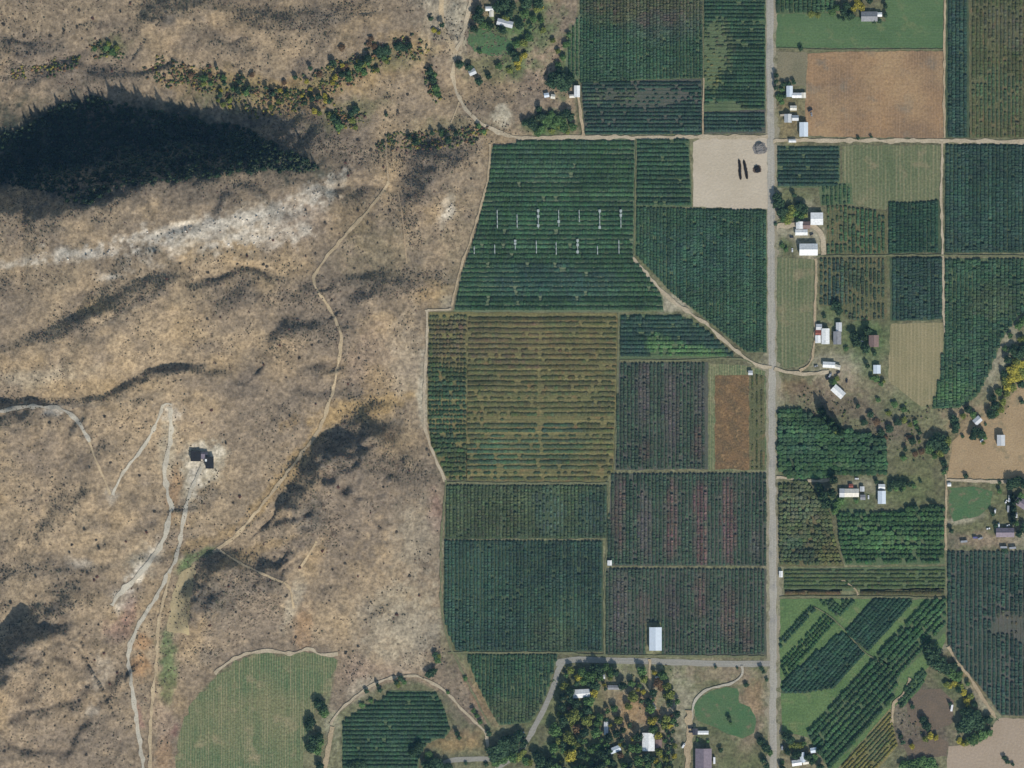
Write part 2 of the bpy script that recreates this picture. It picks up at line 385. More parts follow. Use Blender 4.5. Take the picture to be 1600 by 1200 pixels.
# ground colours, one with slope shade painted in: dry grass, sage soil, bare rock, green weeds
TAN = np.array((0.305, 0.228, 0.142)); GREY = np.array((0.172, 0.136, 0.100)); GOLD = np.array((0.335, 0.228, 0.105))
ROCK = np.array((0.53, 0.465, 0.37)); OLIVE = np.array((0.135, 0.140, 0.060)); BRUSH_SHADE = np.array((0.125, 0.108, 0.085))  # the darkest: brush plus hillside shade put into the colour
RED = np.array((0.25, 0.14, 0.11)); GREEN = np.array((0.085, 0.140, 0.050)); VALLEY = np.array((0.165, 0.155, 0.086))
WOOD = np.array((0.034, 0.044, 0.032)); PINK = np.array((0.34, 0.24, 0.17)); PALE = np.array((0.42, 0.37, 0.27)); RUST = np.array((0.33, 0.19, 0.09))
PATCH = [  # u, v, radius u, radius v, angle, colour, strength
    (580,765,115,75,0,GREY,.8),(520,835,75,62,0,GREY,.75),(390,950,85,58,0,GREY,.85),(420,620,100,60,-30,GREY,.5),(500,500,75,60,0,GREY,.65),(400,480,90,30,-10,GREY,.5),
    (560,400,70,50,0,GREY,.4),(690,270,75,45,0,GREY,.55),(70,100,110,45,0,GREY,.5),(480,212,110,45,15,GREY,.6),(90,700,90,40,0,GREY,.5),(130,1150,90,60,0,GREY,.45),(60,590,90,16,-6,PALE,.3),(620,980,70,70,0,PALE,.3),
    (318,728,30,36,8,PALE,.9),(340,708,22,20,0,PALE,.8),(300,765,14,26,10,PALE,.8),(225,880,34,22,-50,PALE,.6),(268,700,14,60,0,PALE,.5),
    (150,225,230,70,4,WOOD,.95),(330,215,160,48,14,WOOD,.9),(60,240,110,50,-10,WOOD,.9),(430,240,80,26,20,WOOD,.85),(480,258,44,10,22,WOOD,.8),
    (200,300,190,26,0,GREY,.7),(60,340,90,40,0,GREY,.45),(440,205,110,40,10,GREY,.55),
    (340,366,150,30,-13,ROCK,.55),(440,350,90,30,-18,ROCK,.55),(470,345,60,40,-30,PINK,.4),(300,362,110,14,-10,ROCK,.9),(380,350,110,15,-14,ROCK,.95),(455,325,75,16,-30,ROCK,.9),(510,295,40,12,-35,ROCK,.7),
    (420,372,80,16,-8,ROCK,.75),(150,400,70,9,-8,ROCK,.75),(60,408,60,7,-12,ROCK,.6),(20,418,40,6,-12,ROCK,.6),(178,437,20,7,0,ROCK,.8),(130,398,40,8,10,ROCK,.6),
    (240,375,60,12,-8,ROCK,.5),(700,325,11,15,25,ROCK,.95),(690,345,8,12,25,ROCK,.5),(785,180,10,12,0,ROCK,.7),
    (215,900,26,14,-55,ROCK,.8),(195,935,14,20,20,ROCK,.65),(240,868,12,24,25,ROCK,.5),(128,880,26,10,20,ROCK,.45),(165,1050,18,26,20,ROCK,.35),
    (145,1110,14,8,-30,ROCK,.4),(92,640,22,9,0,ROCK,.7),(275,645,14,14,0,ROCK,.6),(178,772,12,10,0,ROCK,.5),
    (318,725,20,26,10,ROCK,.75),(308,755,12,22,10,ROCK,.7),(338,705,14,16,0,ROCK,.6),
    (520,135,130,30,-18,GOLD,.75),(540,180,60,20,-20,OLIVE,.6),(440,155,60,30,0,GOLD,.8),(610,90,70,20,-10,OLIVE,.55),(340,130,90,24,4,GOLD,.6),(360,145,60,26,0,OLIVE,.5),(500,130,60,14,-25,OLIVE,.5),(640,60,50,14,0,GOLD,.5),
    (175,72,28,16,0,OLIVE,.7),(350,140,50,30,0,OLIVE,.4),(330,120,80,14,0,GOLD,.4),(100,110,120,40,10,GREY,.5),(60,80,60,30,0,GREY,.3),
    (600,560,60,60,0,PINK,.35),(640,570,40,70,0,PALE,.3),(590,590,24,26,0,GOLD,.5),(550,340,50,40,-35,GOLD,.3),(610,250,26,60,0,GOLD,.3),
    (650,330,26,40,20,GREY,.6),(690,285,60,30,0,GREY,.45),(590,400,60,50,0,OLIVE,.2),(620,455,90,14,-6,GREY,.7),(590,442,60,7,0,BRUSH_SHADE,.7),(690,440,40,8,-8,GREY,.7),
    (470,512,50,16,-12,BRUSH_SHADE,.55),(540,480,40,40,0,GREY,.4),(440,560,40,40,0,GOLD,.2),(210,485,60,8,-30,BRUSH_SHADE,.6),(250,465,30,8,-20,GREY,.6),(160,480,30,14,-10,GOLD,.6),
    (270,580,50,8,-12,BRUSH_SHADE,.65),(205,612,34,8,-30,BRUSH_SHADE,.6),(110,632,110,4,0,BRUSH_SHADE,.6),(160,605,110,16,-4,GOLD,.35),(330,600,60,16,0,GREY,.5),
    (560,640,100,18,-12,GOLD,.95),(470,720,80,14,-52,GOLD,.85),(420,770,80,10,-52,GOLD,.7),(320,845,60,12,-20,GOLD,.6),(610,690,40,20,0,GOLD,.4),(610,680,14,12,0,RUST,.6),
    (560,690,80,20,-22,BRUSH_SHADE,.75),(510,715,30,14,-35,BRUSH_SHADE,.7),(600,720,60,50,0,GREY,.45),(500,880,90,60,0,GREY,.4),
    (487,803,24,30,10,BRUSH_SHADE,.92),(560,780,90,60,0,GREY,.35),(490,870,16,40,25,GOLD,.4),(680,800,14,36,0,RED,.55),(650,840,40,60,0,PALE,.3),
    (345,930,40,44,0,BRUSH_SHADE,.7),(330,920,14,40,0,BRUSH_SHADE,.7),(430,910,30,16,20,BRUSH_SHADE,.6),(380,905,50,22,10,GREY,.7),(390,975,60,30,0,GREY,.5),(325,1022,22,14,0,BRUSH_SHADE,.55),
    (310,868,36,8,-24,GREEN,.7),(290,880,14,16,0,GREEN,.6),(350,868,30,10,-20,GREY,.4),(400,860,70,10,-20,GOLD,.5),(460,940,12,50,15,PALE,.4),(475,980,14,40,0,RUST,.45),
    (40,1000,70,20,-38,BRUSH_SHADE,.8),(5,1040,40,16,-30,BRUSH_SHADE,.8),(100,945,40,7,-10,BRUSH_SHADE,.7),(190,985,24,20,0,RED,.5),(205,960,14,26,0,RED,.55),(180,1000,20,12,0,GREY,.5),
    (225,1005,14,14,0,RUST,.8),(222,1040,12,22,0,RUST,.8),(262,1035,14,60,0,GREEN,.8),(262,1075,16,22,0,OLIVE,.7),(272,1143,7,12,10,RED,.9),(220,1120,5,22,-10,RED,.7),
    (255,1130,16,40,0,PINK,.4),(255,1180,16,30,0,RUST,.4),(150,1140,34,7,-55,BRUSH_SHADE,.4),(130,1160,70,40,0,GREY,.4),(60,700,70,30,0,GREY,.35),(120,740,80,30,0,GREY,.4),
    (275,765,10,40,5,RUST,.6),(240,800,26,14,-20,GREY,.6),(220,825,30,12,-20,GREY,.5),(330,775,26,14,-40,BRUSH_SHADE,.5),(260,800,40,60,0,GREY,.2),
    (265,32,16,12,-20,BRUSH_SHADE,.8),(300,26,24,8,0,BRUSH_SHADE,.5),(495,32,46,14,-8,BRUSH_SHADE,.6),(450,40,26,10,0,BRUSH_SHADE,.5),(335,60,60,40,0,GREY,.2),
    (790,170,70,30,0,GREY,.4),(850,90,40,60,15,PINK,.5),(830,45,50,50,0,GREEN,.7),(790,40,55,45,0,GREEN,.8),(775,105,55,24,0,OLIVE,.75),(890,90,16,60,12,GREEN,.85),(800,100,30,20,0,GREEN,.6),(785,182,14,16,0,PALE,.95),
    (862,198,44,24,0,GREEN,.85),(690,20,40,60,0,PALE,.55),(715,30,20,60,0,PALE,.5),(660,75,50,12,0,GOLD,.5),(680,130,20,30,0,GREY,.5),(700,200,60,20,0,OLIVE,.4),(680,240,60,20,0,GREY,.6),
    (680,460,40,20,-10,GOLD,.6),(700,470,12,16,0,PALE,.5),(660,600,6,60,0,PALE,.7),(661,630,8,36,0,PALE,.8),(740,600,60,300,0,VALLEY,.3),
    (600,1050,60,16,0,PINK,.4),(640,980,60,60,0,PALE,.25),(700,1000,12,60,-10,OLIVE,.4),(720,1090,30,40,-30,GREY,.5),(735,1120,40,30,-30,GREY,.45),(752,1090,14,50,-25,RUST,.4),
    (565,1075,30,14,-35,PALE,.5),(520,1130,14,40,0,PALE,.4),(550,1050,30,30,0,PINK,.5),(725,1155,40,14,0,RUST,.35),(710,1165,50,10,0,GOLD,.6),
    (990,1110,70,70,0,PALE,.5),(950,1120,90,60,0,RUST,.4),(900,1120,60,70,0,GREEN,.5),(930,1180,110,30,0,GREEN,.45),(1000,1110,40,30,0,RUST,.5),(985,1130,50,14,80,GOLD,.4),(1065,1100,24,70,0,PALE,.5),(1120,1050,60,20,0,PINK,.5),
    (1170,1130,26,60,0,PINK,.5),(1180,1090,20,26,0,RUST,.35),(1165,1185,50,20,0,OLIVE,.4),
    (1320,570,60,26,0,PALE,.5),(1330,600,60,26,0,PINK,.5),(1240,605,34,14,0,RUST,.35),(1250,615,36,16,0,np.array((.13,.09,.06)),.6),(1360,560,26,50,0,GREEN,.6),(1345,520,40,24,0,GREEN,.6),(1300,495,26,16,0,GREEN,.5),
    (1330,640,70,24,12,np.array((.15,.11,.08)),.7),(1400,670,50,30,20,np.array((.16,.12,.09)),.65),(1400,640,30,20,0,GREEN,.4),(1440,650,30,26,0,OLIVE,.5),(1430,720,40,30,0,OLIVE,.5),
    (1430,760,46,30,0,OLIVE,.8),(1410,765,40,20,0,GREEN,.3),(1345,760,30,14,0,PALE,.4),(1340,785,30,14,0,GREEN,.5),(1310,785,20,22,0,GREEN,.7),
    (1540,690,70,60,0,np.array((.33,.235,.135)),.8),(1580,640,40,60,0,np.array((.33,.235,.135)),.8),(1500,640,30,16,0,PINK,.4),(1565,560,24,60,25,PALE,.5),(1575,600,16,60,20,GREEN,.4),
    (1520,830,40,14,0,OLIVE,.5),(1500,812,34,6,-10,PALE,.6),(1560,820,20,40,0,OLIVE,.4),(1540,845,60,14,0,PINK,.6),(1490,845,16,12,0,BRUSH_SHADE,.5),(1590,840,26,26,0,PALE,.4),
    (1230,340,26,26,0,OLIVE,.6),(1260,325,24,16,0,PALE,.4),(1245,365,40,18,0,PALE,.6),(1270,385,22,36,0,PALE,.5),(1225,385,14,16,0,GREEN,.5),
    (1232,160,26,60,0,OLIVE,.4),(1240,190,26,34,0,RUST,.3),(1235,100,26,24,0,np.array((.2,.17,.10)),.6),
    (1430,1090,30,26,0,np.array((.105,.085,.065)),.9),(1440,1155,60,26,0,np.array((.135,.10,.08)),.8),(1405,1120,18,30,0,np.array((.17,.13,.10)),.7),(1470,1010,16,12,0,PALE,.6),(1510,1060,12,40,-40,RUST,.4),(1530,1095,10,50,-42,PALE,.5),
    (1490,1065,30,20,0,GREEN,.5),(1540,1140,30,26,0,GREEN,.5),(1250,1165,40,14,0,OLIVE,.4),(1250,1190,40,20,0,PINK,.3),(1400,1085,26,30,0,PALE,.3),
    (1205,600,16,700,0,PALE,.35),(1060,475,24,14,35,PALE,.8),(1040,470,20,20,0,PALE,.5),(1185,578,26,12,0,PALE,.5),(1150,578,50,8,0,OLIVE,.5),
]
def ground_colour(u, v):
    n1 = sstep(-0.35, 0.45, fbm(u, v, 130, 61, 4)); n2 = sstep(-0.2, 0.6, fbm(u + 7, v, 34, 71, 4, .6))
    c = TAN[None] * (1 - n1[:, None]) + (0.45 * TAN + 0.55 * GREY)[None] * n1[:, None]
    c = c * (1 - 0.6 * n2[:, None]) + GREY[None] * 0.6 * n2[:, None]
    n3 = sstep(0.15, 0.6, fbm(u, v + 90, 60, 81, 3)); c = c * (1 - .25 * n3[:, None]) + GOLD[None] * .25 * n3[:, None]
    d, t, s = line_dist(u, v, FLAT + FLAT[:1])
    fl = np.where(in_poly(u, v, FLAT), sstep(0, 6, d), 0.0)[:, None]
    vv = VALLEY[None] * (0.85 + 0.3 * n1[:, None]); vv = vv * (1 - .5 * n2[:, None]) + (0.5 * OLIVE + 0.5 * GREEN)[None] * .5 * n2[:, None]
    c = c * (1 - fl) + vv * fl
    wu = fbm(u, v, 26, 101, 3, .6); wv = fbm(u, v, 26, 131, 3, .6); wr = fbm(u, v, 11, 151, 3, .65)
    ra = math.radians(-20); xs, ys = u * math.cos(ra) + v * math.sin(ra), -u * math.sin(ra) + v * math.cos(ra)
    streak = (.45 + .55 * sstep(-.28, .22, fbm(xs / 7, ys + 6 * wu, 9, 191, 3, .6)))[:, None]
    for (pu, pv, ru, rv, an, pc, st) in PATCH:
        R = 1.8 * max(ru, rv) + 12
        m = np.where((np.abs(u - pu) < R) & (np.abs(v - pv) < R))[0]
        if not len(m): continue
        k = min(10, 0.5 * min(ru, rv))
        x = u[m] - pu + wu[m] * k; y = v[m] - pv + wv[m] * k
        a = math.radians(an); ca, sa = math.cos(a), math.sin(a)
        r = np.hypot((x * ca + y * sa) / ru, (-x * sa + y * ca) / rv)
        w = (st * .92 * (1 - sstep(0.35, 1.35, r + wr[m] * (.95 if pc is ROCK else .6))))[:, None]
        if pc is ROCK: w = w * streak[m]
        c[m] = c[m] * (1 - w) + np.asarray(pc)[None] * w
    sp = fbm(u, v, 7, 171, 2, .7)[:, None]
    return np.clip(c * (.95 + 0.36 * sp), 0.01, 0.9)

nu, nv = len(gu), len(gv)
V = np.stack([X(GU.ravel()), Y(GV.ravel()), GH.ravel()], 1)
idx = np.arange(nu * nv).reshape(nv, nu)
Q = np.stack([idx[1:, :-1].ravel(), idx[1:, 1:].ravel(), idx[:-1, 1:].ravel(), idx[:-1, :-1].ravel()], 1)
M_GROUND = ground_mat('dry_hill_ground', None, None, (0.05, 0.26), attr=True, grain=0.48)
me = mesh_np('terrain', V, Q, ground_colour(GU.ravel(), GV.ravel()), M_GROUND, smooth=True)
terrain = tag(obj('terrain', me), 'dry tan hillside and pale valley floor', None, None, 'structure')

# ------------------------------------------------------------------ sheets: roads, tracks, fields
def rough_poly(poly, step=7, jit=0.7):
    out = []
    n = len(poly)
    for k in range(n):
        a, b = np.array(poly[k], float), np.array(poly[(k + 1) % n], float)
        L = np.hypot(*(b - a)); m = max(1, int(L / step))
        nrm = np.array((-(b - a)[1], (b - a)[0])) / max(L, 1e-6)
        for i in range(m):
            p = a + (b - a) * i / m
            if i: p = p + nrm * rng.normal(0, jit)
            out.append(tuple(p))
    return out

def sheet(name, poly, mat, z, kind='structure', label=None, parent=None, jit=0.7):
    P = rough_poly(poly, 7, jit)
    me = bpy.data.meshes.new(name)
    vs = [(X(u), Y(v), z) for u, v in P]
    area = sum(vs[i][0] * vs[(i + 1) % len(vs)][1] - vs[(i + 1) % len(vs)][0] * vs[i][1] for i in range(len(vs)))
    if area < 0: vs = vs[::-1]
    me.from_pydata(vs, [], [tuple(range(len(vs)))])
    me.materials.append(mat)
    me.update()
    o = obj(name, me, parent)
    return tag(o, label, None, None, kind)

def drape(name, poly, mat, lift=.35, label=None):
    P = np.array(poly, float)
    a0, b0 = int((P[:, 0].min() + 50) / DU), int((P[:, 1].min() + 50) / DU)
    a1, b1 = int((P[:, 0].max() + 50) / DU) + 2, int((P[:, 1].max() + 50) / DU) + 2
    n = 2                                             # finer than the land so that the edge follows the outline
    uu = np.arange(a0 * n, a1 * n + 1) * DU / n - 50; vv = np.arange(b0 * n, b1 * n + 1) * DU / n - 50
    A, B_ = np.meshgrid(uu, vv)
    ca, cb = (A[:-1, :-1] + A[1:, 1:]) / 2, (B_[:-1, :-1] + B_[1:, 1:]) / 2
    k = in_poly(ca + fbm(ca, cb, 9, 801, 2) * 2.5, cb + fbm(ca, cb, 9, 821, 2) * 2.5, poly)
    ix = np.arange(A.size).reshape(A.shape)
    F = np.stack([ix[1:, :-1][k], ix[1:, 1:][k], ix[:-1, 1:][k], ix[:-1, :-1][k]], 1)
    used = np.unique(F); mp = np.zeros(A.size, int); mp[used] = np.arange(len(used))
    u_, v_ = A.ravel()[used], B_.ravel()[used]
    V_ = np.stack([X(u_), Y(v_), zat(u_, v_) + lift], 1)
    return tag(obj(name, mesh_np(name, V_, mp[F], None, mat, True)), label, None, None, 'structure')

def smooth_line(pts, step=3.0):
    P = np.array([pts[0]] + list(pts) + [pts[-1]], float); out = []
    for k in range(1, len(P) - 2):
        p0, p1, p2, p3 = P[k - 1], P[k], P[k + 1], P[k + 2]
        m = max(2, int(np.hypot(*(p2 - p1)) / step))
        for i in range(m):
            t = i / m
            out.append(0.5 * ((2 * p1) + (-p0 + p2) * t + (2 * p0 - 5 * p1 + 4 * p2 - p3) * t * t + (-p0 + 3 * p1 - 3 * p2 + p3) * t ** 3))
    out.append(P[-2])
    return np.array(out)

NRIB = [0]
def ribbon(name, pts, w, mat, lift=0.55, jit=0.34, label=None, parent=None):
    NRIB[0] += 1; lift = lift + .011 * NRIB[0]
    L = smooth_line(pts)
    T = np.gradient(L, axis=0); T /= np.maximum(np.hypot(T[:, 0], T[:, 1]), 1e-6)[:, None]
    N = np.stack([-T[:, 1], T[:, 0]], 1)
    s = np.arange(len(L)) * 3.0
    wl = w * 0.5 * (1 + jit * 2 * (vnoise(s, s * 0 + len(pts), 9, 5) - .5) * 2); wr = w * 0.5 * (1 + jit * 2 * (vnoise(s, s * 0 + 50 + w, 9, 6) - .5) * 2)
    K = 5; rows = []
    for k in range(K):
        f = k / (K - 1)
        P = L + N * (-wl * (1 - f) + wr * f)[:, None]
        rows.append(P)
    P = np.stack(rows, 1).reshape(-1, 2)
    Z = zat(P[:, 0], P[:, 1]) + lift
    n = len(L); ix = np.arange(n * K).reshape(n, K)
    F = np.stack([ix[:-1, :-1].ravel(), ix[:-1, 1:].ravel(), ix[1:, 1:].ravel(), ix[1:, :-1].ravel()], 1)
    Vv = np.stack([X(P[:, 0]), Y(P[:, 1]), Z], 1)
    a, b, c = Vv[F[0, 0]], Vv[F[0, 1]], Vv[F[0, 2]]
    if np.cross(b - a, c - a)[2] < 0: F = F[:, ::-1]
    o = obj(name, mesh_np(name, Vv, F, None, mat, True), parent)
    return tag(o, label, None, None, 'structure')

M_ROAD = ground_mat('worn_asphalt', (0.36,0.33,0.27), (0.30,0.28,0.235), (0.02, 0.5), c3=(0.245,0.232,0.205), stripes=(0, 4.2, (0.40,0.37,0.32), .6), grain=.2)
M_ROADE = ground_mat('worn_asphalt_lane', (0.29,0.27,0.225), (0.25,0.235,0.20), (0.02, 0.5), stripes=(90, 4.2, (0.33,0.32,0.29), .5), grain=.14)
M_SHOULDER = ground_mat('gravel_shoulder', (0.30,0.25,0.175), (0.24,0.225,0.15), (0.05, 0.6), grain=.25)
M_DIRT = ground_mat('pale_dirt', (0.45,0.375,0.265), (0.38,0.31,0.21), (0.05, 0.6), grain=.22)
M_DIRT2 = ground_mat('tan_dirt', (0.42,0.33,0.21), (0.345,0.265,0.165), (0.06, 0.6), grain=.25)
M_FAINT = ground_mat('faint_path', (0.335,0.255,0.16), (0.29,0.215,0.135), (0.06, 0.5), grain=.35)
M_GRAVEL = ground_mat('grey_gravel', (0.44,0.40,0.32), (0.36,0.32,0.25), (0.05, 0.6), grain=.22)
M_WEEDY = ground_mat('weedy_track', (0.175,0.170,0.092), (0.135,0.145,0.075), (0.07, 0.6), grain=.3)

ribbon('road_shoulder', [(1203,-700),(1203,0),(1204,200),(1205,400),(1206,600),(1207,800),(1208,1000),(1208,1200),(1208,1900)], 18, M_SHOULDER, .10)
ribbon('road', [(1203,-700),(1203,0),(1204,200),(1205,400),(1206,600),(1207,800),(1208,1000),(1208,1200),(1208,1900)], 10.8, M_ROAD, .18, .10)
ribbon('side_road', [(868,1036),(900,1031),(960,1032),(1040,1034),(1120,1037),(1207,1037)], 9.5, M_ROADE, .15, .07)
ribbon('side_road', [(880,1033),(872,1048),(862,1080),(850,1108),(836,1135),(822,1160),(805,1182),(780,1198),(760,1225)], 8.5, M_ROADE, .16, .1)
ribbon('side_road', [(768,1186),(735,1186),(700,1190),(660,1215)], 8, M_ROADE, .17, .1)
for nm, pts, w, m in [
    ('dirt_track', [(738,-60),(735,0),(730,30),(722,60),(711,85),(708,115),(714,145),(732,175),(768,202),(815,215),(910,214),(1000,215),(1100,214),(1200,214)], 6, M_DIRT),
    ('dirt_track', [(712,85),(700,60),(690,30),(690,-40)], 9, M_DIRT2),
    ('dirt_track', [(718,160),(710,178),(704,192)], 3, M_DIRT2),
    ('dirt_track', [(1208,220),(1300,219),(1400,220),(1475,220),(1600,222),(1900,224)], 6.5, M_DIRT),
    ('foot_trail', [(608,285),(575,330),(545,365),(512,402),(493,435),(500,458),(518,485),(532,515),(533,545),(526,590),(518,622),(498,675),(470,712),(440,752),(402,800),(368,838),(335,862)], 4.6, M_DIRT2),
    ('foot_trail', [(604,200),(603,240),(608,285)], 3.0, M_FAINT),
    ('foot_trail', [(622,300),(630,350),(636,412)], 2.6, M_FAINT),
    ('foot_trail', [(497,845),(480,870),(468,890)], 4, M_DIRT2),
    ('foot_trail', [(345,858),(380,880),(425,900),(452,915),(460,950)], 3.4, M_DIRT2),
    ('gravel_track', [(-60,648),(0,643),(40,635),(85,636),(115,645),(132,665),(146,690)], 6.2, M_GRAVEL),
    ('gravel_track', [(146,690),(155,718),(168,748),(178,772)], 3.6, M_DIRT2),
    ('gravel_track', [(180,772),(198,738),(222,706),(244,672),(262,634),(274,632)], 5.0, M_GRAVEL),
    ('gravel_track', [(272,636),(270,690),(262,735),(266,770),(270,795),(262,832),(240,872),(215,902),(190,925),(178,945)], 7.5, M_GRAVEL),
    ('driveway', [(322,722),(310,745),(298,775),(290,815),(280,862),(266,895),(244,935),(214,985),(202,1020),(206,1062),(214,1120),(222,1180),(226,1260)], 6.2, M_GRAVEL),
    ('dirt_track', [(268,895),(252,960),(246,1030),(238,1100),(235,1160),(235,1260)], 5, M_DIRT2),
    ('dirt_track', [(335,1052),(358,1035),(385,1022),(420,1016),(455,1021),(480,1014),(500,1022),(528,1022)], 5.5, M_DIRT),
    ('dirt_track', [(516,1132),(530,1112),(552,1092),(572,1076),(600,1062),(640,1056),(668,1063),(695,1080),(722,1108),(750,1135),(760,1150),(762,1175)], 4.2, M_DIRT),
    ('dirt_track', [(505,1225),(512,1180),(518,1135)], 8, M_DIRT2),
    ('field_track', [(766,225),(760,290),(740,360),(718,425),(706,478)], 3.5, M_DIRT2),
    ('field_track', [(705,484),(668,484)], 4, M_DIRT),
    ('field_track', [(667,484),(666,560),(662,640),(670,690),(692,742),(696,752)], 4.5, M_DIRT),
    ('field_track', [(697,750),(690,840),(689,930),(694,975),(706,1015),(725,1055),(750,1105),(768,1140)], 3.4, M_WEEDY),
    ('field_track', [(985,400),(1000,416),(1020,440),(1050,468),(1080,490),(1110,512),(1140,540),(1160,556),(1182,570),(1206,574)], 5.5, M_DIRT),
    ('field_track', [(968,563),(1060,563),(1150,560),(1180,572)], 2.4, M_WEEDY),
    ('field_track', [(697,754),(800,755),(952,755)], 3.1, M_WEEDY),
    ('field_track', [(951,757),(950,840),(946,890),(944,960),(945,1028)], 3.0, M_WEEDY),
    ('field_track', [(700,1020),(870,1020),(945,1024),(1195,1026)], 3.1, M_WEEDY),
    ('field_track', [(994,216),(993,300),(991,400)], 2.0, M_WEEDY),
    ('field_track', [(966,490),(965,620),(960,735)], 2.2, M_WEEDY),
    ('field_track', [(1213,75),(1300,78),(1475,77)], 2.0, M_WEEDY),
    ('field_track', [(1476,-20),(1476,80),(1475,150),(1476,215)], 3.5, M_DIRT2),
    ('field_track', [(1472,222),(1471,300),(1473,400),(1475,500),(1477,520)], 4, M_DIRT),
    ('field_track', [(1275,404),(1274,470),(1273,530),(1266,566),(1250,580)], 4, M_DIRT2),
    ('field_track', [(1275,400),(1330,400),(1385,399),(1475,399),(1600,400),(1700,400)], 2.4, M_WEEDY),
    ('driveway', [(1210,575),(1230,582),(1262,585),(1295,580)], 6, M_DIRT),
    ('driveway', [(1213,353),(1240,352),(1270,352),(1285,370),(1288,398)], 9, M_DIRT),
    ('driveway', [(1213,745),(1240,749),(1270,752),(1300,748)], 5, M_DIRT),
    ('driveway', [(1160,1040),(1158,1056),(1140,1068),(1112,1075),(1092,1088),(1082,1110),(1080,1150)], 4.0, M_GRAVEL),
    ('driveway', [(1078,1110),(1076,1150),(1074,1210)], 11, M_DIRT2),
    ('driveway', [(1016,1030),(1014,1060),(1018,1090),(1022,1120)], 5, M_DIRT2),
    ('driveway', [(1478,750),(1520,752),(1560,752),(1600,750)], 5, M_DIRT),
    ('field_track', [(1271,948),(1295,962),(1320,985),(1350,1018),(1375,1035),(1400,1053)], 2.0, M_WEEDY),
    ('field_track', [(1218,933),(1300,932),(1400,933),(1478,935)], 2.7, M_WEEDY),
    ('field_track', [(1423,1060),(1410,1085),(1396,1100),(1394,1130)], 5, M_DIRT2),
    ('field_track', [(1482,1010),(1495,1035),(1520,1065),(1545,1105),(1556,1122)], 5, M_DIRT2),
    ('field_track', [(1478,740),(1478,860)], 3.5, M_DIRT2),
    ('field_track', [(1100,122),(1098,170),(1099,210)], 2.6, M_DIRT2),
    ('field_track', [(1097,0),(1098,60),(1099,122)], 1.6, M_WEEDY),
    ('field_track', [(902,138),(906,175),(912,212)], 5, M_DIRT2),
    ('field_track', [(1315,905),(1325,912),(1337,922),(1340,930)], 3, M_DIRT2),
]:
    ribbon(nm, pts, w, m)

M_HAY = ground_mat('mown_green_hay', (0.095,0.155,0.064), (0.074,0.130,0.054), (0.02, 0.4), c3=(0.145,0.170,0.075), stripes=(90, 3.2, (0.125,0.165,0.085), .5), grain=.22)
M_HAYDRY = ground_mat('browning_grass_field', (0.165,0.168,0.082), (0.088,0.135,0.060), (0.018, 0.35), c3=(0.25,0.215,0.12), stripes=(0, 3.2, (0.27,0.235,0.13), .9), grain=.42)
M_BROWN = ground_mat('bare_brown_field', (0.315,0.195,0.10), (0.205,0.135,0.080), (0.018, 0.3), c3=(0.19,0.15,0.105), stripes=(0, 3.4, (0.33,0.215,0.125), .6), grain=.26, big=(0.012,(0.36,0.245,0.13)))
M_FALLOW = ground_mat('weedy_fallow', (0.215,0.185,0.115), (0.17,0.155,0.095), (0.03, 0.5), grain=.25)
M_SAND = ground_mat('pale_sandy_lot', (0.485,0.41,0.31), (0.44,0.37,0.275), (0.02, 0.3), grain=.08)
M_LAWN = ground_mat('watered_lawn', (0.066,0.135,0.055), (0.092,0.140,0.062), (0.04, 0.5), c3=(0.165,0.145,0.085), grain=.3)
M_OLIVEROW = ground_mat('pale_olive_field', (0.140,0.150,0.076), (0.100,0.126,0.060), (0.02, 0.35), c3=(0.20,0.175,0.098), stripes=(0, 4.6, (0.245,0.22,0.125), .8), grain=.32)
M_DRYROW = ground_mat('dry_striped_field', (0.255,0.215,0.115), (0.205,0.185,0.095), (0.03, 0.5), stripes=(0, 4.6, (0.34,0.28,0.16), .8), grain=.2)
M_PINKFIELD = ground_mat('harvested_field', (0.36,0.28,0.205), (0.33,0.255,0.18), (0.02, 0.4), stripes=(10, 5.0, (0.39,0.31,0.23), .4), grain=.12)
M_TANFIELD = ground_mat('dry_pasture', (0.37,0.265,0.15), (0.32,0.225,0.125), (0.03, 0.5), c3=(0.24,0.19,0.11), grain=.2)
M_DIRTFIELD = ground_mat('dark_bare_plot', (0.17,0.125,0.085), (0.135,0.105,0.075), (0.05, 0.5), grain=.2)
M_GRASS = ground_mat('orchard_grass', (0.120,0.180,0.066), (0.088,0.145,0.052), (0.03, 0.4), c3=(0.15,0.18,0.075), grain=.34)

sheet('hay_field', [(1214,22),(1300,20),(1384,34),(1384,-60),(1474,-60),(1474,75),(1213,75)], M_HAY, .12, label='bright green mown field beside the road')
sheet('bare_field', [(1262,84),(1300,81),(1475,80),(1474,216),(1320,214),(1258,212),(1258,160)], M_BROWN, .12, label='bare rust brown field')
sheet('fallow_field', [(1215,80),(1262,82),(1260,135),(1216,132)], M_FALLOW, .14)
sheet('sandy_lot', [(1083,222),(1096,216),(1150,217),(1199,212),(1200,326),(1140,325),(1083,323)], M_SAND, .14, label='pale sandy lot by the road')
drape('lawn', [(733,48),(745,44),(770,50),(800,66),(798,84),(770,88),(742,82),(731,68)], M_LAWN, .35, 'small green lawn at the top farmhouse')
sheet('lawn', [(1082,1102),(1090,1090),(1110,1080),(1135,1073),(1152,1076),(1155,1098),(1172,1105),(1182,1125),(1178,1145),(1160,1154),(1135,1146),(1112,1134),(1090,1126)], M_LAWN, .14, label='round watered lawn inside the curved driveway')
sheet('lawn', [(1483,762),(1520,760),(1551,768),(1548,790),(1530,806),(1490,815),(1484,800)], M_LAWN, .14, label='small green paddock by the farmstead')
sheet('grass_field', [(1214,402),(1274,406),(1272,470),(1271,535),(1264,560),(1248,573),(1228,576),(1214,565)], M_OLIVEROW, .13, label='pale olive striped field between road and track')
